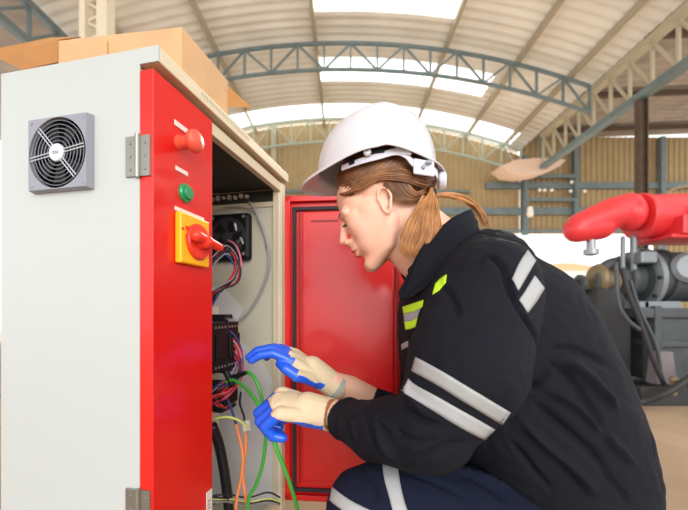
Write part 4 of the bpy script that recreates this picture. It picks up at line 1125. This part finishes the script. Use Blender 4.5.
# ---- gloves with the hands inside: palm, four fingers, thumb
def glove(Wp, tip, palm_n, side, curls, thumb, scale=1.0, spread=.10, dip=.096):
    D_ = (tip - Wp).normalized(); N_ = (palm_n - D_ * palm_n.dot(D_)).normalized(); S_ = D_.cross(N_)
    if S_.dot(side) < 0: S_ = -S_
    def G(a, b_, c): return Wp + (D_ * a + S_ * b_ + N_ * c) * scale   # along, towards thumb side, towards palm
    b = MB()
    b.ell(G(.050, .002, .002), .050 * scale, .040 * scale, .019 * scale, (D_, S_, N_))
    for k, off in enumerate((.030, .010, -.010, -.028)):
        b.cap(G(.012, off * .55, 0), G(.084 - abs(k - 1) * .004, off * 1.05, 0), .0150 * scale, .0125 * scale)
    b.cap(G(-.020, 0, 0), G(.03, 0, 0), .029 * scale, .031 * scale); b.ell(G(.035, .026, .010), .034 * scale, .018 * scale, .016 * scale, (D_, S_, N_))
    b.cap(G(-.038, 0, 0), G(-.02, 0, 0), .0300 * scale, .029 * scale)
    fingers = []
    for k, (off, L) in enumerate(((.030, .96), (.010, 1.05), (-.010, 1.0), (-.028, .80))):
        p = G(.086 - abs(k - 1) * .004, off * 1.05, 0); ang = 0; fan = off * spread / .03
        c1, c2, c3 = curls[k]
        for L0, c, r0, r1 in ((.044, c1, .0112, .0102), (.028, c2, .0102, .0096), (.022, c3, .0096, .0082)):
            ang += R_(c); dd = (D_ * math.cos(ang) + N_ * math.sin(ang) + S_ * fan).normalized()
            q = p + dd * L0 * L * scale; b.cap(p, q, r0 * scale, r1 * scale, 12); fingers.append((p, q)); p = q
    (t0, t1, t2, t3) = thumb
    b.cap(G(*t0), G(*t1), .0155 * scale, .0135 * scale); b.cap(G(*t1), G(*t2), .0128 * scale, .0115 * scale); b.cap(G(*t2), G(*t3), .0115 * scale, .0095 * scale)
    me = fuse(b, .0020, 4); co = get_co(me); no = get_no(me)
    d = (co - np.array(Wp)) / scale; a = d @ np.array(D_); c = d @ np.array(N_); s = d @ np.array(S_)
    dd = np.full(len(co), 1e9)
    for p, q in fingers + [(G(*t1), G(*t2)), (G(*t2), G(*t3))]:
        p = np.array(p); ab = np.array(q) - p; L = ab @ ab; t = np.clip(((co - p) @ ab) / L, 0, 1)
        dd = np.minimum(dd, np.sqrt(((co - p - t[:, None] * ab) ** 2).sum(1)) / scale)
    wob = .004 * np.sin(a * 120) + .003 * np.sin(s * 160)
    blue = ((c > .004 + wob * .6) & (a > -.004 + wob)) | ((dd < .0125) & (a > dip + wob)) | ((c > -.012) & (dd < .013) & (a > .05) & (s > .036))
    return me, blue, G
def put_glove(me, blue, G, cuff_m):
    g = link_world('glove', me, [M_glove, M_gblue], person)
    g.data.polygons.foreach_set('material_index', [1 if sum(bool(blue[v]) for v in p.vertices) * 2 > len(p.vertices) else 0 for p in g.data.polygons])
    b = MB(); b.lathe([(.0295, 0), (.0325, .0), (.0325, .010), (.0295, .010)], G(-.046, 0, 0), G(0, 0, 0) - G(-.046, 0, 0), 28); build('glove_cuff', b, cuff_m, g)
    return g
# far (right) hand: palm turned down and towards the cabinet, thumb on the camera side
mu = glove(P(322, 377, .85), P(279, 347, .83), Vector((-.45, .15, -.9)), Vector((0, -1, 0)),
           [(12, 34, 24), (12, 36, 26), (14, 40, 28), (16, 44, 30)], ((.024, .026, .008), (.056, .052, .012), (.083, .050, .014), (.098, .034, .018)), scale=1.05, spread=.01)
put_glove(*mu, M_gcuff)
# near (left) hand: fingers curled down round the green cable
ml = glove(P(324, 413, .76), P(276, 402, .745), Vector((-.15, .35, -1)), Vector((0, 1, 0)),
           [(62, 70, 40), (56, 78, 45), (58, 78, 45), (62, 76, 45)], ((.024, .026, .010), (.048, .036, .022), (.066, .028, .030), (.078, .016, .034)), scale=1.18, spread=.04, dip=.104)
put_glove(*ml, M_gcuff)
b = MB(); b.lathe([(.0300, 0), (.0320, .001), (.0320, .016), (.0300, .017)], P(333, 415, .75), P(324, 413, .76) - P(333, 415, .75), 28, ex=.95); ws = build('wrist_strap', b, M_strap, person, label='brown leather strap at the near wrist')
